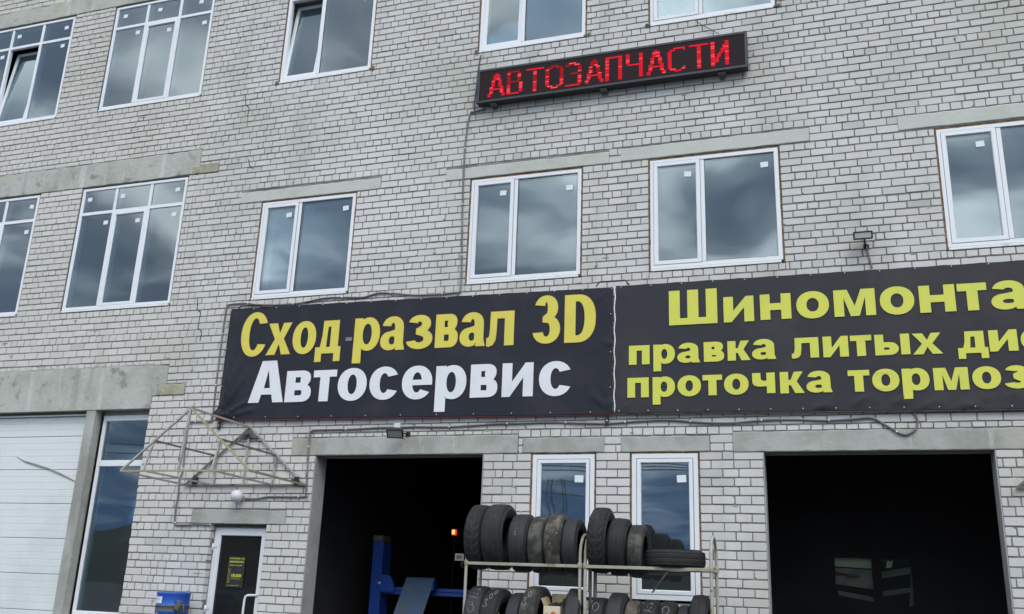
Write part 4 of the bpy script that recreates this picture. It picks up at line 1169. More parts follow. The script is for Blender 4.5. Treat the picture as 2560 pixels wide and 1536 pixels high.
B1 = empty('banner', (-5.37, YB, 3.67), 'dark banner with yellow and white lettering above the left garage opening', 'banner')
P1 = banner(BANNER1, YB, M_VINYL, B1, 1, 16, crease1)
f = MB()
f.box(-8.29, -2.49, 11.142, 11.17, 3.652, 3.682); f.box(-8.24, -2.52, 11.142, 11.17, 5.29, 5.31)
for v_ in [p for p in f.v]: pass
f.v = [(x, y, z_ + (.052 * (-2.5 - x) / 5.75 if True else 0)) for (x, y, z_) in f.v]
for x in (-8.22, -6.3, -4.4, -2.55): f.box(x - .014, x + .014, 11.142, 11.17, 3.72, 5.29)
f.build('frame', M_REDF, B1)
f = MB()
for x in (-8.23, -2.58):
    z_ = 3.70 if x < -5 else 3.652
    f.box(x - .022, x + .022, 11.165, 11.19, z_ - .115, z_ - .005, .003)
f.build('bracket', M_BLACK, B1)
b = MB()
for x in (-8.23, -2.58): b.lathe([(.001, 0), (.010, 0), (.010, .006)], (x, 11.160, (3.70 if x < -5 else 3.652) - .062), (0, 1, 0), 8)
b.build('bolt_head', M_EYELET, B1)
yy = lambda x, z: YB - .008 + crease1(x, z)
text_row(TEXT_A, .128, .090, M_YEL, yy, B1, M_OUTL, {'С': .135, 'D': .145, '3': .135})
text_row(TEXT_B, .152, .092, M_WHT, yy, B1, M_OUTR, {'т': .145, 'и': .135, 'в': .148, 'А': .16})
pts = [((-8.23 * (1 - t) - 2.52 * t), 5.345 - .055 * t) for t in [i / 15 for i in range(16)]] + [((-8.22 * (1 - t) - 2.52 * t), 3.742 - .052 * t) for t in [(i + .5) / 11 for i in range(11)]] + [(-8.225, 4.75), (-8.23, 4.2)] + [(-2.528, z_) for z_ in (4.0, 4.45, 4.95)]
eyelets(B1, pts, YB - .010)
b = MB(); b.box(-6.290, -6.195, YB - .008, YB - .002, 4.775, 4.828); b.build('taped_patch', M_TAPE, B1)
b = MB(); b.tube([(x, 11.12, z_) for x, z_ in HOOP_A], .009, 6); b.build('lifting_hoop', M_BLACK, B1)
b = MB(); b.box(-7.73, -7.62, 11.118, 11.13, 5.352, 5.372); b.build('red_tape', M_REDF, B1)

B2 = empty('banner', (1.2, YB, 3.65), 'greyish banner with only yellow lettering above the right garage opening, cut by the photo edge', 'banner')
BX = 5.2
def ext(c):
    (a, b_), (c_, d_), (e_, f_), (g_, h_) = c
    k = (BX - c_) / (c_ - a); k2 = (BX - g_) / (g_ - e_)
    return [(a, b_), (BX, d_ + (d_ - b_) * k), (e_, f_), (BX, h_ + (h_ - f_) * k2)]
P2 = banner(ext(BANNER2), YB + .001, M_VINYL_B, B2, 2, 20, crease2)
f = MB(); f.box(-2.47, BX - .02, 11.144, 11.17, 3.66, 3.685); f.box(-2.45, BX - .02, 11.144, 11.17, 5.26, 5.285)
f.v = [(x, y, z_ - .0116 * (x + 2.5) * (1 if z_ < 4 else .3)) for (x, y, z_) in f.v]
for x in (-2.45, -.5, 1.5, 3.5, 5.1): f.box(x - .014, x + .014, 11.144, 11.17, 3.68, 5.25)
f.build('frame', M_STEELDK, B2)
yy2 = lambda x, z: YB - .008 + crease2(x, z)
text_row(TEXT_C, .115, .085, M_YEL_B, yy2, B2, None, {'Ш': .135, 'м': .115})
text_row(TEXT_D, .096, .062, M_YEL_B, yy2, B2, None, {})
text_row(TEXT_E, .096, .062, M_YEL_B, yy2, B2, None, {})
pts = [(-2.40 + .385 * i, 5.298 - .0036 * .385 * i) for i in range(19)] + [(-2.42 + .36 * i, 3.70 - .0116 * .36 * i) for i in range(20)]
eyelets(B2, pts, YB - .008)
b = MB(); b.tube([(x, 11.12, z_) for x, z_ in HOOP_B], .009, 6); b.build('lifting_hoop', M_BLACK, B2)
b = MB(); n_ = 40
ps = [(-2.478 + .006 * sin(i * .9), YB - .006, 3.68 + (5.30 - 3.68) * i / n_) for i in range(n_ + 1)]
b.tube(ps, .008, 6); b.build('lacing_cord', M_LEDGE, B2)

# ================================================================== LED sign
LX0, LX1, LZ0, LZ1, LYF = -4.495, -.707, 8.178, 8.716, 11.045
SG = empty('led_sign', ((LX0 + LX1) / 2, LYF, LZ0), 'long black display board with glowing red letters between the upper windows', 'sign')
b = MB(); b.box(LX0 + .002, LX1 - .002, LYF + .013, 11.165, LZ0 + .002, LZ1 - .002, .008); b.build('housing', M_LEDBOX, SG)
b = MB(); b.ring(LX0, LX1, LZ0, LZ1, .038, LYF, LYF + .012, .004, .002); b.build('front_frame', M_LEDBOX, SG)
b = MB(); b.box(LX0 + .036, LX1 - .036, LYF + .007, LYF + .0125, LZ0 + .036, LZ1 - .036); b.build('screen', M_LEDSCR, SG)
for x in (-4.25, -2.65, -1.05):
    b = MB(); b.box(x - .05, x + .05, 11.08, 11.19, LZ0 - .018, LZ0 + .0, .004); b.box(x - .035, x + .035, 11.182, 11.19, LZ0 - .06, LZ0 - .018); b.build('bracket', M_STEELDK, SG)
PX, PZ = .0290, .0262
def rows_for(ch):
    R_ = []
    for r in range(14):                                          # r = 0 at the top
        if ch == 'А':
            o = int(round(3.6 * (1 - r / 13))); q = [(o, o + 2), (8 - o, 10 - o)]
            if r == 9: q = [(o, 10 - o)]
            if r < 2: q = [(3, 7)] if r else [(4, 6)]
        elif ch == 'В':
            q = [(0, 2), (6, 8)] if r < 6 else [(0, 2), (7, 9)]
            if r in (0, 13): q = [(0, 7)]
            if r == 6: q = [(0, 7)]
        elif ch == 'Т':
            q = [(0, 10)] if r == 0 else [(4, 6)]
        elif ch == 'О':
            q = [(0, 2), (8, 10)]
            if r in (0, 13): q = [(3, 7)]
            if r in (1, 12): q = [(1, 4), (6, 9)]
        elif ch == 'З':
            q = [(7, 9)]
            if r in (0,): q = [(2, 6)]
            if r == 13: q = [(0, 8)]
            if r == 1: q = [(0, 3), (5, 8)]
            if r == 6: q = [(3, 7)]
        elif ch == 'П':
            q = [(0, 9)] if r == 0 else [(0, 2), (7, 9)]
        elif ch == 'Ч':
            q = [(0, 2), (7, 9)] if r < 6 else [(7, 9)]
            if r == 6: q = [(1, 9)]
        elif ch == 'С':
            q = [(0, 2)]
            if r in (0,): q = [(3, 9)]
            if r == 13: q = [(3, 7)]
            if r in (1,): q = [(1, 4), (8, 9)]
            if r == 12: q = [(1, 4), (7, 9)]
            if r == 11: q = [(0, 2), (8, 9)]
        elif ch == 'И':
            t = 8 - r * .62; t = max(1, int(t))
            q = [(0, 2), (7, 9)]
            if 2 <= r <= 11:
                t = int(round(6.2 - (r - 2) * .55)); q = [(0, 2), (t, t + 2), (7, 9)]
            if r in (10, 11): q = [(0, 4), (7, 9)]
        R_.append(q)
    return R_
word = 'АВТОЗАПЧАСТИ'
tx0, tx1 = -4.325, -.930
stepx = (tx1 - tx0 + .035) / len(word)
rn = random.Random(21)
ZT_ = 8.615
for i, ch in enumerate(word):
    x0 = tx0 + stepx * i
    wid = stepx / 11.0
    B_ = [MB(), MB(), MB()]
    for r, q in enumerate(rows_for(ch)):
        zc_ = ZT_ - PZ * r - .0
        for (a, c) in q:
            k = rn.random()
            # the scan of the display leaves part of the word dimmer
            dim = (i in (1, 2, 3, 4, 5) and r < 8)
            lv = 1 if (dim and k < .7) else (2 if k > .72 else 0)
            if c - a > 4: lv = 0 if not dim else (0 if k > .4 else 1)
            hgt = .0155 if c - a <= 4 else .019
            xa, xb = x0 + a * wid, x0 + c * wid
            B_[lv].box(xa + .001, xb - .001, LYF + .003, LYF + .0072, zc_ - hgt, zc_)
            # faint gap glow of the same diode column
            if c - a <= 4: B_[1].box(xa + .004, xb - .004, LYF + .005, LYF + .0072, zc_ - PZ + .003, zc_ - hgt - .0015)
    for mb, mt in zip(B_, (M_LED1, M_LED2, M_LED3)):
        if mb.v: tag(mb.build('lit_letter', mt, SG), kind='stuff')

# ================================================================== cables, lamps
def smooth(pts, n=5):
    o = []
    P_ = [Vector(p) for p in pts]
    for i in range(len(P_) - 1):
        a = P_[max(i - 1, 0)]; b_ = P_[i]; c = P_[i + 1]; d2 = P_[min(i + 2, len(P_) - 1)]
        for k in range(n):
            t = k / n
            o.append(.5 * ((2 * b_) + (-a + c) * t + (2 * a - 5 * b_ + 4 * c - d2) * t * t + (-a + 3 * b_ - 3 * c + d2) * t ** 3))
    o.append(P_[-1])
    return o
def cable(pts, r, label, mt=M_CABLE, y=11.182, n=5, clips=True):
    rr = random.Random(len(pts))
    p3 = smooth([(x, y + rr.uniform(-.004, .003), z_) for x, z_ in pts], n)
    root = empty('cable', p3[0], label, 'cable')
    b = MB(); b.tube(p3, r, 7); b.build('conduit', mt, root)
    if clips:
        L_ = 0
        for a, c in zip(p3[:-1], p3[1:]):
            L_ += (c - a).length
            if L_ > .75:
                L_ = 0; q = MB(); dd = (c - a).normalized()
                q.tube([c - dd * .008, c + dd * .008], r + .004, 7); q.build('clip', M_EYELET, root)
    return root
cable(CABLE_SIGN, .0125, 'grey conduit dropping from the lit sign and around the left banner to the door')
cable(CABLE_GARAGE, .0125, 'grey conduit running below both banners, ending in a loop above the right opening')
cable(CABLE_FLOOD, .010, 'short grey cable hanging from the floodlight above the right banner')
cable(WIRE_LED, .005, 'thin dark wire slanting from the top window down to the lit sign', M_CABLE_D, 11.17, 4, False)
cable([(-4.516, 9.06), (-4.535, 8.93), (-4.552, 8.72), (-4.56, 8.5), (-4.575, 8.3), (-4.57, 8.16)], .009, 'dark wire going down the wall beside the left end of the lit sign', M_CABLE_D, 11.19, 4, False)

def flood(name, c, w, h, dp, rot, label, arm):
    root = empty(name, c, label, 'floodlight')
    R_ = rot
    def place(mb):
        mb.v = [tuple(Vector(c) + R_ @ (Vector(p))) for p in mb.v]; return mb
    b = MB(); b.box(-w / 2, w / 2, 0, dp, -h / 2, h / 2, .008); place(b).build('housing', M_BLACK, root)
    b = MB(); b.ring(-w / 2, w / 2, -h / 2, h / 2, .016, -.010, .0, .002, .002); place(b).build('front_frame', M_BLACK, root)
    b = MB(); b.box(-w / 2 + .014, w / 2 - .014, -.004, -.001, -h / 2 + .014, h / 2 - .014); place(b).build('lens', M_LENS, root)
    b = MB(); b.tube([Vector(c) + R_ @ Vector((0, dp * .6, 0)), Vector(arm)], .010, 6); b.box(arm[0] - .03, arm[0] + .03, 11.185, 11.197, arm[2] - .03, arm[2] + .03); b.build('bracket', M_BLACK, root)
    return root
flood('floodlight', (-5.37, 11.0, 3.445), .215, .150, .05, Matrix.Rotation(radians(16), 3, 'Z') @ Matrix.Rotation(radians(52), 3, 'X'), 'black square floodlight above the left garage opening under the banner', (-5.27, 11.19, 3.47))
flood('floodlight', (.525, 11.0, 5.700), .215, .095, .10, Matrix.Rotation(radians(18), 3, 'X'), 'small black floodlight alone on the bricks above the right banner', (.56, 11.19, 5.62))
b = MB(); b.box(-5.462, -5.372, 11.14, 11.195, 3.525, 3.610, .006); tag(b.build('junction_box', M_JBOX), 'small white box on the conduit over the floodlight', 'junction box')
GL = empty('globe_lamp', (-7.735, 11.10, 2.555), 'round white globe lamp on the wall above the entrance door', 'wall lamp')
b = MB(); pr = [(max(.086 * sin(pi * i / 14), .0005), .086 * -cos(pi * i / 14)) for i in range(15)]; b.lathe(pr, (-7.735, 11.095, 2.640), (0, 0, 1), 24); b.build('globe', M_GLOBE, GL)
b = MB(); b.lathe([(.03, 0), (.034, .02), (.034, .05), (.001, .05)], (-7.72, 11.145, 2.632), (0, 1, 0), 14); b.build('lamp_base', M_CABLE, GL)

# ================================================================== canopy frames
def canopy(dx, dz, label, rot=0):
    root = empty('canopy_frame', (-7.55 + dx, 11.0, 2.80 + dz), label, 'canopy frame', 'bare steel canopy frames')
    zb, zm, zt = 2.803, 3.203, 3.603
    WB = 11.17; FY = 9.64
    def q(x, y, z_): return (x + dx, y, z_ + dz)
    lw, rw, aw = (-8.67, WB, zb), (-6.735, WB, zb), (-7.70, WB, zt)
    lf, rf, af = (-8.475, FY, zb), (-6.59, FY, zb), (-7.62, 9.74, zt)
    mlw, mrw = (-8.20, WB, zm), (-7.225, WB, zm); mlf, mrf = (-8.14, 9.78, zm), (-7.13, 9.76, zm)
    def bar(name, a, b_, w=.028, mt=M_STEEL, lab=None):
        m_ = MB(); m_.angle(q(*a), q(*b_), w * .85); o_ = m_.build(name, mt, root); return o_
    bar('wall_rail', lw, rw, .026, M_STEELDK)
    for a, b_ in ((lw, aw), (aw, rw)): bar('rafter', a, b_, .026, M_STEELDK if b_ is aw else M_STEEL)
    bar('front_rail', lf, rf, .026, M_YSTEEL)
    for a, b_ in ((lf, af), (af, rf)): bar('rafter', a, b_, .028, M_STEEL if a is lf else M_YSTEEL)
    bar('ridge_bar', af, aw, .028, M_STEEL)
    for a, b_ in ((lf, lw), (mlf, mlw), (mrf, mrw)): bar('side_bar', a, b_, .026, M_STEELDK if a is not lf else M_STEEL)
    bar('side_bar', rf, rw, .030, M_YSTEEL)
    for xa, xb in ((-8.14, -8.20), (-7.13, -7.25)): bar('bottom_bar', (xa + .03, FY + .01, zb), (xb, WB, zb), .026, M_STEEL)
    # uprights: front and wall triangle
    bar('upright', af, (-7.62, FY + .015, zb), .034)
    bar('upright', mlf, (-8.14, FY + .01, zb), .024)
    bar('upright', mrf, (-7.13, FY + .01, zb), .030)
    bar('upright', aw, (-7.71, WB, zb), .030)
    bar('upright', mlw, (-8.20, WB, zb), .030)
    bar('upright', mrw, (-7.245, WB, zb), .030)
    for (x, z_) in ((-8.50, 2.86), (-6.86, 2.86), (-7.70, 3.50)):
        m_ = MB(); rr = random.Random(int(x * 100))
        m_.box(x - .035 + dx, x + .035 + dx, 11.14, 11.195, z_ - .05 + dz, z_ + .05 + dz, .006)
        m_.box(x - .055 + dx, x + .02 + dx, 11.10, 11.17, z_ - .015 + dz, z_ + .012 + dz)
        m_.build('anchor_plate', M_BLACK if z_ < 3 else M_PUMP, root)
    m_ = MB(); m_.add([q(-7.70, 11.15, 3.60), q(-7.86, 11.15, 3.45), q(-7.54, 11.15, 3.45), q(-7.70, 11.16, 3.60), q(-7.86, 11.16, 3.45), q(-7.54, 11.16, 3.45)], [(0, 1, 2), (5, 4, 3), (0, 3, 4, 1), (1, 4, 5, 2), (2, 5, 3, 0)])
    m_.build('gusset', M_PUMP, root)
    return root
canopy(0, 0, 'bare gabled steel frame sticking out above the entrance door')
canopy(10.53, -.02, 'tip of a second yellowed frame at the right edge of the photo')

# ================================================================== notice on the door
NT = empty('notice', (-7.755, 11.30, 1.44), 'black notice with yellow opening hours stuck on the entrance door glass', 'notice')
nx0, nx1, nz0, nz1, ny = -7.888, -7.624, 1.443, 1.850, 11.308
b = MB(); b.box(nx0, nx1, ny, ny + .004, nz0, nz1); b.build('backing', M_POSTER, NT)
b = MB(); b.ring(nx0 + .004, nx1 - .004, nz0 + .004, nz1 - .004, .0028, ny - .0015, ny, 0, 0); b.build('border', M_NYEL, NT)
def print_text(t, xc, z_, width, height, parent, mt=M_NYEL, y=None, off=0.0, rot=0, name='printed_line'):
    c = bpy.data.curves.new('t', 'FONT'); c.body = t; c.resolution_u = 2; c.offset = 0
    o = bpy.data.objects.new('t', c); COL.objects.link(o)
    dg = bpy.context.evaluated_depsgraph_get(); dg.update()
    me = bpy.data.meshes.new_from_object(o.evaluated_get(dg))
    bpy.data.objects.remove(o); bpy.data.curves.remove(c)
    xs = [v.co.x for v in me.vertices]; zs_ = [v.co.y for v in me.vertices]
    if not xs: return
    sx = width / (max(xs) - min(xs)); sz = height / (max(zs_) - min(zs_))
    b = MB()
    for k in (0, off) if off else (0,):
        b.add([(xc + k + (v.co.x - (max(xs) + min(xs)) / 2) * sx, (ny - .0012 if y is None else y) - (.0002 if k else 0), z_ + (v.co.y - min(zs_)) * sz) for v in me.vertices], [tuple(p.vertices) for p in me.polygons])
    bpy.data.meshes.remove(me)
    return b.build(name, mt, parent, recalc=False)
print_text('АВТОСЕРВИС 10-70', -7.757, 1.812, .235, .021, NT, off=.0015)
print_text('ШИНОМОНТАЖ 8', -7.757, 1.768, .225, .024, NT, off=.002)
print_text('развал-схождение', -7.765, 1.722, .205, .018, NT)
for k, t in enumerate(('Пн', 'Вт', 'Ср', 'Чт', 'Пт', 'Сб', 'Вс')):
    print_text(t, -7.855, 1.675 - k * .028, .030, .017, NT)
print_text('9.00-20.00', -7.742, 1.578, .155, .042, NT, off=.004)
print_text('без выходных', -7.742, 1.550, .145, .015, NT)
print_text('тел. сервиса 10-70', -7.775, 1.462, .19, .016, NT)

# ================================================================== drum, pump
DR = empty('metal_drum', (-8.35, 10.85, .42), 'blue metal drum with a white paper label left of the entrance door', 'drum')
cx, cy = -8.345, 10.84; R0 = .215
b = MB(); b.lathe([(.001, 1.352), (R0 - .03, 1.352), (R0 - .012, 1.358), (R0, 1.354), (R0 + .004, 1.345), (R0 + .002, 1.332), (R0 - .002, 1.322), (R0 - .004, 1.205), (R0, 1.198)], (cx, cy, 0), (0, 0, 1), 36); b.build('lid', M_DRUM, DR)
b = MB(); b.lathe([(R0, 1.198), (R0 + .006, 1.19), (R0 - .002, 1.18), (R0 - .004, 1.125), (R0, 1.12)], (cx, cy, 0), (0, 0, 1), 36); b.build('grey_band', M_DRUMG, DR)
b = MB(); b.lathe([(R0, 1.12), (R0 - .004, 1.11), (R0 - .004, .82), (R0 + .006, .81), (R0 - .004, .80), (R0 - .004, .46), (R0, .45), (.001, .45)], (cx, cy, 0), (0, 0, 1), 36); b.build('drum_body', M_DRUM, DR)
def on_drum(x, z_, r=R0 + .0015):
    dxx = x - cx
    return (x, cy - sqrt(max(r * r - dxx * dxx, 1e-6)), z_)
b = MB(); xs_ = [-8.545 + (.19) * i / 8 for i in range(9)]
vs = []
for x in xs_: vs += [on_drum(x, 1.218), on_drum(x, 1.300)]
b.add(vs, [(2 * i, 2 * i + 2, 2 * i + 3, 2 * i + 1) for i in range(8)]); b.build('paper_label', M_PAPER, DR)
b = MB()
for k, (za) in enumerate((1.283, 1.262)):
    b.tube([on_drum(-8.53 + .012 * i, za + .004 * (i % 2), R0 + .003) for i in range(13)], .0012, 3)
b.build('handwriting', M_CABLE, DR)
b = MB()                                                          # white flame-like emblem and underline
fl = [(-8.40, 1.10), (-8.43, 1.08), (-8.44, 1.055), (-8.43, 1.03), (-8.40, 1.02), (-8.375, 1.035), (-8.375, 1.055), (-8.40, 1.055)]
b.tube([on_drum(x, z_, R0 + .003) for x, z_ in fl], .004, 4)
b.tube([on_drum(-8.455 + .03 * i, 1.075 + .010 * sin(i * .8), R0 + .003) for i in range(2)], .004, 4)
b.build('emblem', M_PAPER, DR)
print_text('ГАЗПРОМ', -8.30, 1.035, .12, .022, DR, M_PAPER, cy - R0 - .004, name='drum_lettering')
BLK = MB(); BLK.box(-8.62, -8.07, 10.60, 11.10, 0, .448, .02); tag(BLK.build('concrete_block', M_CONC), 'concrete block under the blue drum', 'block')
PM = empty('hand_pump', (-8.08, 10.80, 1.03), 'small greasy iron bracket with a pad hanging right of the blue drum', 'hand pump')
b = MB(); b.box(-8.175, -8.095, 10.66, 10.685, 1.135, 1.235, .006, Matrix.Rotation(radians(28), 3, 'Y')); b.build('pad', M_PUMP, PM)
b = MB(); b.tube([(-8.20, 10.69, 1.245), (-8.14, 10.68, 1.25), (-8.07, 10.68, 1.24)], .010, 6); b.tube([(-8.09, 10.70, 1.24), (-8.06, 10.70, 1.16), (-8.07, 10.72, 1.09), (-8.13, 10.78, 1.06)], .009, 6); b.tube([(-8.17, 10.72, 1.14), (-8.13, 10.72, 1.04), (-8.15, 10.78, 1.0)], .013, 6); b.tube([(-8.13, 10.78, 1.07), (-8.2, 10.85, 1.05)], .012, 6); b.build('lever', M_PUMP, PM)

# ================================================================== tyre racks
YF, YBK = 9.80, 10.24
RZ = (1.828, .935, .14)
def rack(xa, xb, label, left):
    root = empty('tyre_rack', ((xa + xb) / 2, 10.02, 0), label, 'tyre rack', 'steel tyre racks')
    for x in (xa, xb):
        b = MB(); rr_ = .017
        # front post, arch over the depth, back post, made of one bent tube
        ptz = [(x, YF, 0), (x, YF, .6), (x, YF, 1.2), (x, YF, 1.84)]
        n = 12
        ym, hd = (YF + YBK + .02) / 2, (YBK + .02 - YF) / 2
        for i in range(1, n):
            a = pi * i / n
            ptz.append((x, ym - hd * cos(a), 1.86 + .285 * sin(a) ** .8))
        ptz += [(x, YBK + .02, 1.84), (x, YBK + .02, .9), (x, YBK + .02, 0)]
        b.tube(ptz, rr_, 8); b.build('end_hoop', M_RACK, root)
        b = MB(); b.lathe([(.020, -.03), (.026, -.02), (.026, .02), (.020, .03)], (x, YF, RZ[0] - .01), (0, 0, 1), 10); b.build('socket', M_YSTEEL, root)
        b = MB(); b.lathe([(.020, -.03), (.026, -.02), (.026, .02), (.020, .03)], (x, YBK + .02, RZ[0] + .0), (0, 0, 1), 10); b.build('socket', M_YSTEEL, root)
        for z_ in RZ:
            b = MB(); b.angle((x, YF, z_ - .03), (x, YBK + .02, z_ - .03), .022); b.build('cross_bar', M_RACKY, root)
    for z_ in RZ:
        for (y, s_) in ((YF - .003, -1), (YBK, 1)):
            b = MB(); b.box(xa + .012, xb - .012, y - .016, y + .016, z_ - .032, z_, .003)
            o_ = b.build('shelf_rail', M_RACKY if z_ > 1 else M_RACK, root)
    return root
rack(-3.812, -2.540, 'left rack of white tubes with six tyres on its top shelf', True)
rack(-2.484, -1.190, 'right rack of white tubes with a tyre lying on its top shelf', False)
b = MB(); b.tube([(-1.62, YF + .02, 1.80), (-1.86, YBK, 1.58)], .009, 6); tag(b.build('stick', M_RACK), 'thin pale rod slanting under the top shelf of the right rack', 'rod')

NP = empty('number_plate', (-3.87, 9.74, 1.83), 'small grey plate marked 09 at the top left corner of the racks', 'plate')
b = MB(); b.box(-3.928, -3.825, 9.748, 9.752, 1.832, 1.908); b.build('plate', M_PLATE, NP)
print_text('09', -3.882, 1.850, .055, .038, NP, M_BLACK, 9.7465, off=.004)
b = MB(); b.tube([(-3.83, 9.77, 1.83), (-3.86, 9.76, 1.80), (-3.85, 9.76, 1.77), (-3.82, 9.78, 1.76)], .003, 5); b.build('wire_loop', M_CABLE_D, NP)

TY_CACHE = {}
def tyre_parts(kind, R_, W_):
    """tread and sidewalls around the X axis, centred on the origin"""
    n = 72
    h = W_ / 2; rin = R_ * .60
    knob = kind == 'knobby'
    grooves = [-.55, 0, .55] if kind != 'knobby' else [-.30, .30]
    # tread profile across the width
    prof = []
    m_ = 24
    for i in range(m_ + 1):
        t = -1 + 2 * i / m_
        r = R_ - .010 * abs(t) ** 3.2 - (.022 * max(0, (abs(t) - .82) / .18) ** 1.6)
        if any(abs(t - g_) < .045 for g_ in grooves): r -= .006 if kind != 'worn' else .002
        prof.append((r, t * h * .94, t))
    vs = []; fs = []
    for k in range(n):
        a = 2 * pi * k / n
        for (r, x, t) in prof:
            if knob and abs(t) > .34:
                kk = (k + int((abs(t) - .3) * 4)) % 3
                if kk == 0: r -= .009
            elif knob and (k + (3 if t > 0 else 0)) % 6 == 0: r -= .006
            elif kind == 'ribbed' and abs(t) > .6 and k % 3 == 0: r -= .0045
            vs.append((x, r * cos(a), r * sin(a)))
    q = m_ + 1
    for k in range(n):
        for i in range(m_):
            a, b_ = k * q + i, ((k + 1) % n) * q + i
            fs.append((a, a + 1, b_ + 1, b_))
    tread = (vs, fs)
    r0 = prof[0][0]
    sv = []; sf = []
    sp = [(r0, h * .94), (r0 - .02, h * 1.03), (R_ * .86, h * 1.07), (R_ * .84, h * 1.085), (R_ * .78, h * 1.06), (R_ * .70, h * .98), (R_ * .655, h * .88), (rin, h * .84), (rin - .004, h * .78), (rin + .012, h * .70), (R_ * .80, h * .90), (R_ - .04, h * .6), (R_ - .03, 0)]
    for sgn in (1, -1):
        base = len(sv)
        for k in range(n // 2):
            a = 2 * pi * k / (n // 2)
            for (r, x) in sp: sv.append((sgn * x, r * cos(a), r * sin(a)))
        q2 = len(sp)
        for k in range(n // 2):
            for i in range(q2 - 1):
                a, b_ = base + k * q2 + i, base + ((k + 1) % (n // 2)) * q2 + i
                sf.append((a, a + 1, b_ + 1, b_) if sgn < 0 else (a, b_, b_ + 1, a + 1))
    return tread, (sv, sf)
def tyre(x, y, z_, R_, W_, kind, mt, label, rot=None, chalk=None):
    root = empty('tyre', (x, y, z_ - R_), label, 'tyre', 'used tyres on the racks')
    root.location = (x, y, z_)
    (tv, tf), (sv, sf) = tyre_parts(kind, R_, W_)
    r_ = rot if rot is not None else Matrix.Identity(3)
    c = Vector((x, y, z_))
    b = MB(); b.add([c + r_ @ Vector(p) for p in tv], tf, kind != 'knobby'); b.build('tread', mt, root)
    b = MB(); b.add([c + r_ @ Vector(p) for p in sv], sf, True); b.build('sidewall', M_RUB[0] if mt is not M_RUB[2] else M_RUB[1], root)
    if chalk:
        # handwriting on the tread: strokes given as (across, angle in degrees up from the front)
        b = MB()
        for st in chalk:
            pts = []
            for (t, a) in st:
                aa = radians(a); pts.append(c + r_ @ Vector((t * W_ / 2, -(R_ + .001) * cos(aa), (R_ + .001) * sin(aa))))
            b.tube(smooth(pts, 4), .0028, 4)
        b.build('chalk_mark', M_CHALK, root)
    return root
def seat(rz, R_):            # centre height of a tyre sunk between the two shelf rails
    hg = (YBK - YF) / 2 + .0
    return rz + sqrt(R_ * R_ - hg * hg)
YC = (YF + YBK) / 2
def radius_for(top, rz):     # radius whose crown reaches the given height
    lo, hi = .23, .45
    for _ in range(40):
        md = (lo + hi) / 2
        if seat(rz, md) + md < top: lo = md
        else: hi = md
    return lo
def put(x0, x1, top, tier, kind, mt, label, yaw=0, lean=0, chalk=None):
    R_ = radius_for(top, RZ[tier])
    return tyre((x0 + x1) / 2, YC + .0, seat(RZ[tier], R_), R_, (x1 - x0) * .97, kind, M_RUB[mt], label, Matrix.Rotation(radians(yaw), 3, 'Z') @ Matrix.Rotation(radians(lean), 3, 'Y'), chalk)
THREE = [[(-.55, 44), (-.15, 47), (-.30, 38), (.05, 34), (-.25, 27), (-.6, 29)]]
C300 = [[(-.62, 40), (-.25, 43), (-.40, 36), (-.12, 31), (-.42, 27), (-.66, 30)], [(-.05, 44), (-.18, 52), (.02, 57), (.2, 50), (.08, 44), (-.05, 44)], [(.25, 58), (.20, 66), (.42, 69), (.5, 61), (.35, 56), (.25, 58)]]
CSTAR = [[(-.5, 30), (.3, 52)], [(-.2, 54), (.0, 28)], [(-.6, 44), (.5, 40)], [(-.5, 22), (-.2, 14), (.2, 18), (.1, 27), (-.3, 26)], [(0, 60), (.3, 66), (.4, 58)]]
CRING = [[(-.4, 40), (-.5, 50), (-.1, 57), (.3, 50), (.2, 40), (-.2, 36)], [(-.1, 30), (.3, 26), (.1, 18), (-.3, 20)]]
CTICK = [[(-.05, 22), (-.12, 14), (.06, 12)], [(-.02, 26), (.1, 27)]]
put(-3.835, -3.640, 2.452, 0, 'knobby', 0, 'big knobby tyre at the left end of the top shelf', 2, 1)
put(-3.625, -3.385, 2.462, 0, 'ribbed', 0, 'tallest tyre on the left top shelf, second from its left end', -2, 0)
put(-3.335, -3.130, 2.355, 0, 'ribbed', 3, 'clean dark tyre third from left on the top shelf', 0, 0, CTICK)
put(-3.118, -2.940, 2.335, 0, 'worn', 1, 'greenish dusty tyre fourth from left on the top shelf', 0, 0)
put(-2.932, -2.750, 2.358, 0, 'worn', 2, 'mud-stained pale tyre fifth from left on the top shelf', 0, 0)
put(-2.742, -2.575, 2.315, 0, 'worn', 3, 'smooth blue-black tyre left of the middle posts on the top shelf', 0, 0)
put(-2.452, -2.262, 2.435, 0, 'knobby', 0, 'big knobby tyre just right of the middle posts on the top shelf', 0, 2)
put(-2.250, -2.060, 2.325, 0, 'ribbed', 0, 'plain tyre between the knobby and the chalk-scratched one on the right top shelf', 0, 3)
put(-2.048, -1.880, 2.258, 0, 'ribbed', 1, 'scratched dusty tyre beside the lying tyre', 0, 3)
tyre(-1.585, YC, 1.830 + .086, .315, .170, 'ribbed', M_RUB[0], 'tyre lying flat at the right end of the top shelf', Matrix.Rotation(radians(90), 3, 'Y'))
put(-3.800, -3.605, 1.580, 1, 'ribbed', 3, 'lower shelf tyre at the left end with blue-white chalk scrawl', 3, 0, CSTAR)
put(-3.590, -3.400, 1.560, 1, 'worn', 0, 'lower shelf tyre chalked with a large 300, second from left', -4, 0, C300)
put(-3.330, -3.175, 1.525, 1, 'worn', 3, 'small plain tyre behind the second chalked one on the lower shelf', 0, 0)
put(-3.155, -2.965, 1.600, 1, 'worn', 1, 'grey tyre chalked 30 left of the cardboard box', -3, 0, C300[:2])
put(-2.735, -2.570, 1.590, 1, 'worn', 3, 'plain tyre between the cardboard box and the middle posts', 8, 4)
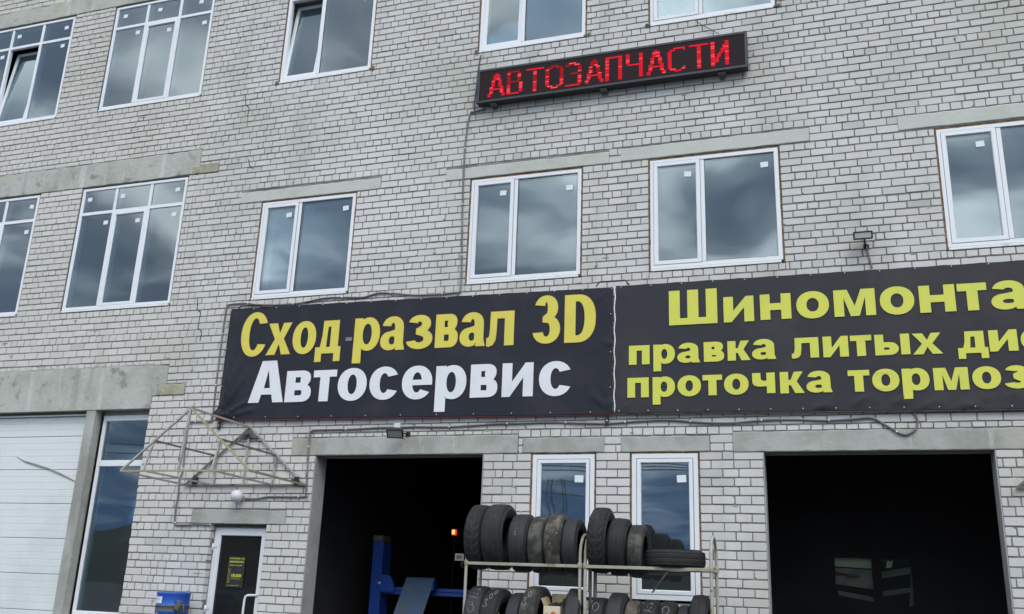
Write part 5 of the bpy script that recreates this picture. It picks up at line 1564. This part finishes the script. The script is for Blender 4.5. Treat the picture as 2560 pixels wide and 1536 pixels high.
put(-2.440, -2.280, 1.508, 1, 'ribbed', 0, 'lower tyre right of the middle posts with a chalk loop', 0, 0, CRING)
put(-2.268, -2.090, 1.565, 1, 'worn', 3, 'taller bluish tyre second from left on the right lower shelf', 0, 3)
put(-2.078, -1.925, 1.492, 1, 'worn', 2, 'brown muddy tyre on the right lower shelf', 0, 0)
put(-1.908, -1.735, 1.505, 1, 'ribbed', 0, 'lower shelf tyre with a chalk star, right of the muddy one', 0, 0, CSTAR)
put(-1.722, -1.560, 1.498, 1, 'ribbed', 0, 'lower tyre between the chalk-star tyre and the smallest one', 0, 0, CRING)
put(-1.548, -1.425, 1.466, 1, 'ribbed', 3, 'smallest narrow tyre left of the last one on the lower shelf', 0, 0)
put(-1.410, -1.235, 1.572, 1, 'ribbed', 0, 'tall tyre at the right end of the lower shelf', 0, 0)

BX_ = empty('cardboard_box', (-2.83, 9.95, .95), 'open cardboard box with an orange print between the lower tyres', 'box')
x0, x1, y0, y1, z0, z1 = -2.925, -2.745, 9.80, 10.12, .94, 1.405
for nm, v_, mt in (('front_panel', (x0, x1, y0, y0 + .004, z0, z1), M_CARDW), ('rear_panel', (x0, x1, y1 - .004, y1, z0, z1 + .0), M_CARD), ('side_panel', (x0 - .0, x0 + .004, y0 + .005, y1 - .005, z0, z1), M_CARD), ('side_panel', (x1 - .004, x1, y0 + .005, y1 - .005, z0, z1), M_CARD), ('bottom_panel', (x0, x1, y0, y1, z0 - .004, z0 - .001), M_CARD)):
    b = MB(); b.box(*v_); b.build(nm, mt, BX_)
for pts_ in ([(x0, y1, z1), (x1, y1, z1), (x1 + .01, y1 + .03, z1 + .12), (x0 - .01, y1 + .03, z1 + .12)], [(x0, y0 + .01, z1), (x0, y1 - .01, z1), (x0 - .045, y1, z1 + .10), (x0 - .03, y0, z1 + .07)], [(x1, y0 + .01, z1), (x1, y1 - .01, z1), (x1 + .03, y1, z1 + .10), (x1 + .035, y0, z1 + .08)]):
    b = MB(); nn = Vector((.0, .003, .002)); b.add([Vector(p) for p in pts_] + [Vector(p) + nn for p in pts_], [(0, 1, 2, 3), (7, 6, 5, 4), (0, 4, 5, 1), (1, 5, 6, 2), (2, 6, 7, 3), (3, 7, 4, 0)]); b.build('flap', M_CARD, BX_)
b = MB(); b.lathe([(.0005, 0), (.032, 0), (.032, .001)], (-2.82, y0 - .0015, 1.32), (0, 1, 0), 18, False); b.build('orange_print', M_ORANGE, BX_)
b = MB(); b.lathe([(.0005, 0), (.013, 0), (.013, .001)], (-2.82, y0 - .003, 1.32), (0, 1, 0), 10, False); b.build('print_centre', M_INK, BX_)
print_text('82', -2.888, 1.30, .03, .035, BX_, M_INK, y0 - .0015)
b = MB(); b.tube([(-2.90, 9.93, 1.40), (-2.84, 9.98, 1.43), (-2.78, 9.95, 1.415)], .02, 6); b.tube([(-2.86, 10.03, 1.40), (-2.78, 10.02, 1.43)], .022, 6); tag(b.build('rag', M_SEAM), 'dark rag bundled in the top of the cardboard box', 'rag')

# ================================================================== inside the left garage
LF = empty('car_lift', (-6.0, 13.0, 0), 'blue steel car lift inside the left garage opening', 'car lift')
b = MB(); b.box(-6.565, -6.415, 13.0, 13.05, .02, 2.165, .004); b.box(-6.415, -6.395, 13.0, 13.28, .02, 2.16, .004); b.box(-6.565, -6.545, 13.05, 13.28, .02, 2.16); b.build('column', M_BLUE, LF)
b = MB(); b.box(-6.575, -6.405, 12.99, 13.26, 2.167, 2.26, .01); b.build('column_cap', M_PUMP, LF)
b = MB(); b.box(-6.39, -3.9, 13.04, 13.16, 1.425, 1.475, .004); b.box(-6.39, -3.9, 13.06, 13.15, 1.480, 1.530, .004); b.build('cross_beam', M_BLUE, LF)
b = MB(); pts_ = [(-6.40, 1.455), (-6.17, 1.455), (-6.18, 1.56), (-6.255, 1.69), (-6.40, 1.70)]
b.add([(x, 12.98, z_) for x, z_ in pts_] + [(x, 13.03, z_) for x, z_ in pts_], [(0, 1, 2, 3, 4), (9, 8, 7, 6, 5)] + [(i, (i + 1) % 5, 5 + (i + 1) % 5, 5 + i) for i in range(5)]); b.build('gusset', M_BLUE, LF)
b = MB(); b.lathe([(.001, 0), (.02, 0), (.02, .02)], (-6.405, 12.96, 1.575), (0, 1, 0), 10); b.build('roller', M_EYELET, LF)
b = MB(); q_ = [(-5.99, 13.0, 1.655), (-5.54, 13.0, 1.655), (-5.54, 12.22, .58), (-5.99, 12.22, .58)]
b.add([Vector(p) for p in q_] + [Vector(p) + Vector((0, .03, .02)) for p in q_], [(0, 1, 2, 3), (7, 6, 5, 4), (0, 4, 5, 1), (1, 5, 6, 2), (2, 6, 7, 3), (3, 7, 4, 0)])
b.build('drive_on_ramp', M_BLUEW, LF)
b = MB(); b.box(-5.535, -5.515, 12.9, 13.02, 1.50, 1.64); b.box(-6.0, -5.5, 12.2, 13.2, .50, .56, .005); b.box(-6.0, -5.9, 12.3, 13.2, .02, .5); b.box(-5.6, -5.5, 12.3, 13.2, .02, .5); b.build('ramp_support', M_BLUE, LF)
b = MB(); b.box(-3.98, -3.88, 13.0, 13.2, .02, 2.16, .004); b.build('column', M_BLUE, LF)
RL = empty('signal_lamp', (-5.70, 14.0, 2.35), 'small glowing red-orange lamp in the dark of the left garage', 'lamp')
b = MB(); b.box(-5.725, -5.655, 14.01, 14.06, 2.342, 2.432, .004); b.build('lamp_housing', M_LAMPR, RL)
b = MB(); b.box(-5.713, -5.668, 13.995, 14.009, 2.356, 2.420, .003); b.build('lens', M_LAMP, RL)
b = MB(); b.box(-5.698, -5.688, 14.06, 14.07, .02, 2.35); b.build('stand', M_SEAM, RL)

# ================================================================== across the yard, behind the photographer (mirrored in the panes)
PY = empty('power_pylon', (-17.9, -40, 0), 'lattice power pylon behind the yard, mirrored faintly in the window', 'pylon')
b = MB()
for (sx, sy) in ((-1, -1), (1, -1), (1, 1), (-1, 1)):
    b.tube([(-17.9 + sx * 1.0, -40 + sy * 1.0, 0), (-17.9 + sx * .35, -40 + sy * .35, 9.0)], .035, 4)
b.build('leg', M_STEELDK, PY)
b = MB()
for i in range(9):
    z_ = i; w_ = 1.0 - .65 * i / 9; w2 = 1.0 - .65 * (i + 1) / 9
    for s_ in (-1, 1):
        b.tube([(-17.9 - w_, -40 + s_ * w_, z_), (-17.9 + w2, -40 + s_ * w2, z_ + 1)], .014, 4)
        b.tube([(-17.9 + s_ * w_, -40 - w_, z_), (-17.9 + s_ * w2, -40 + w2, z_ + 1)], .014, 4)
b.build('lattice', M_STEELDK, PY)
b = MB(); b.tube([(-20.5, -40, 7.8), (-15.3, -40, 7.8)], .04, 4); b.tube([(-20, -40, 8.8), (-15.8, -40, 8.8)], .04, 4); b.build('cross_arm', M_STEELDK, PY)
for k, (zz_, lb) in enumerate(((5.42, 'lowest of the overhead wires across the yard'), (5.52, 'middle overhead wire across the yard'), (5.62, 'highest of the overhead wires across the yard'))):
    pts_ = [(-30 + 50 * i / 30, -7.6 - .1 * k, zz_ + .0022 * (i - 16) ** 2 - .02 * k * (i - 15)) for i in range(31)]
    b = MB(); b.tube(pts_, .020, 4); tag(b.build('overhead_wire', M_CABLE_D), lb, 'wire', 'overhead wires')
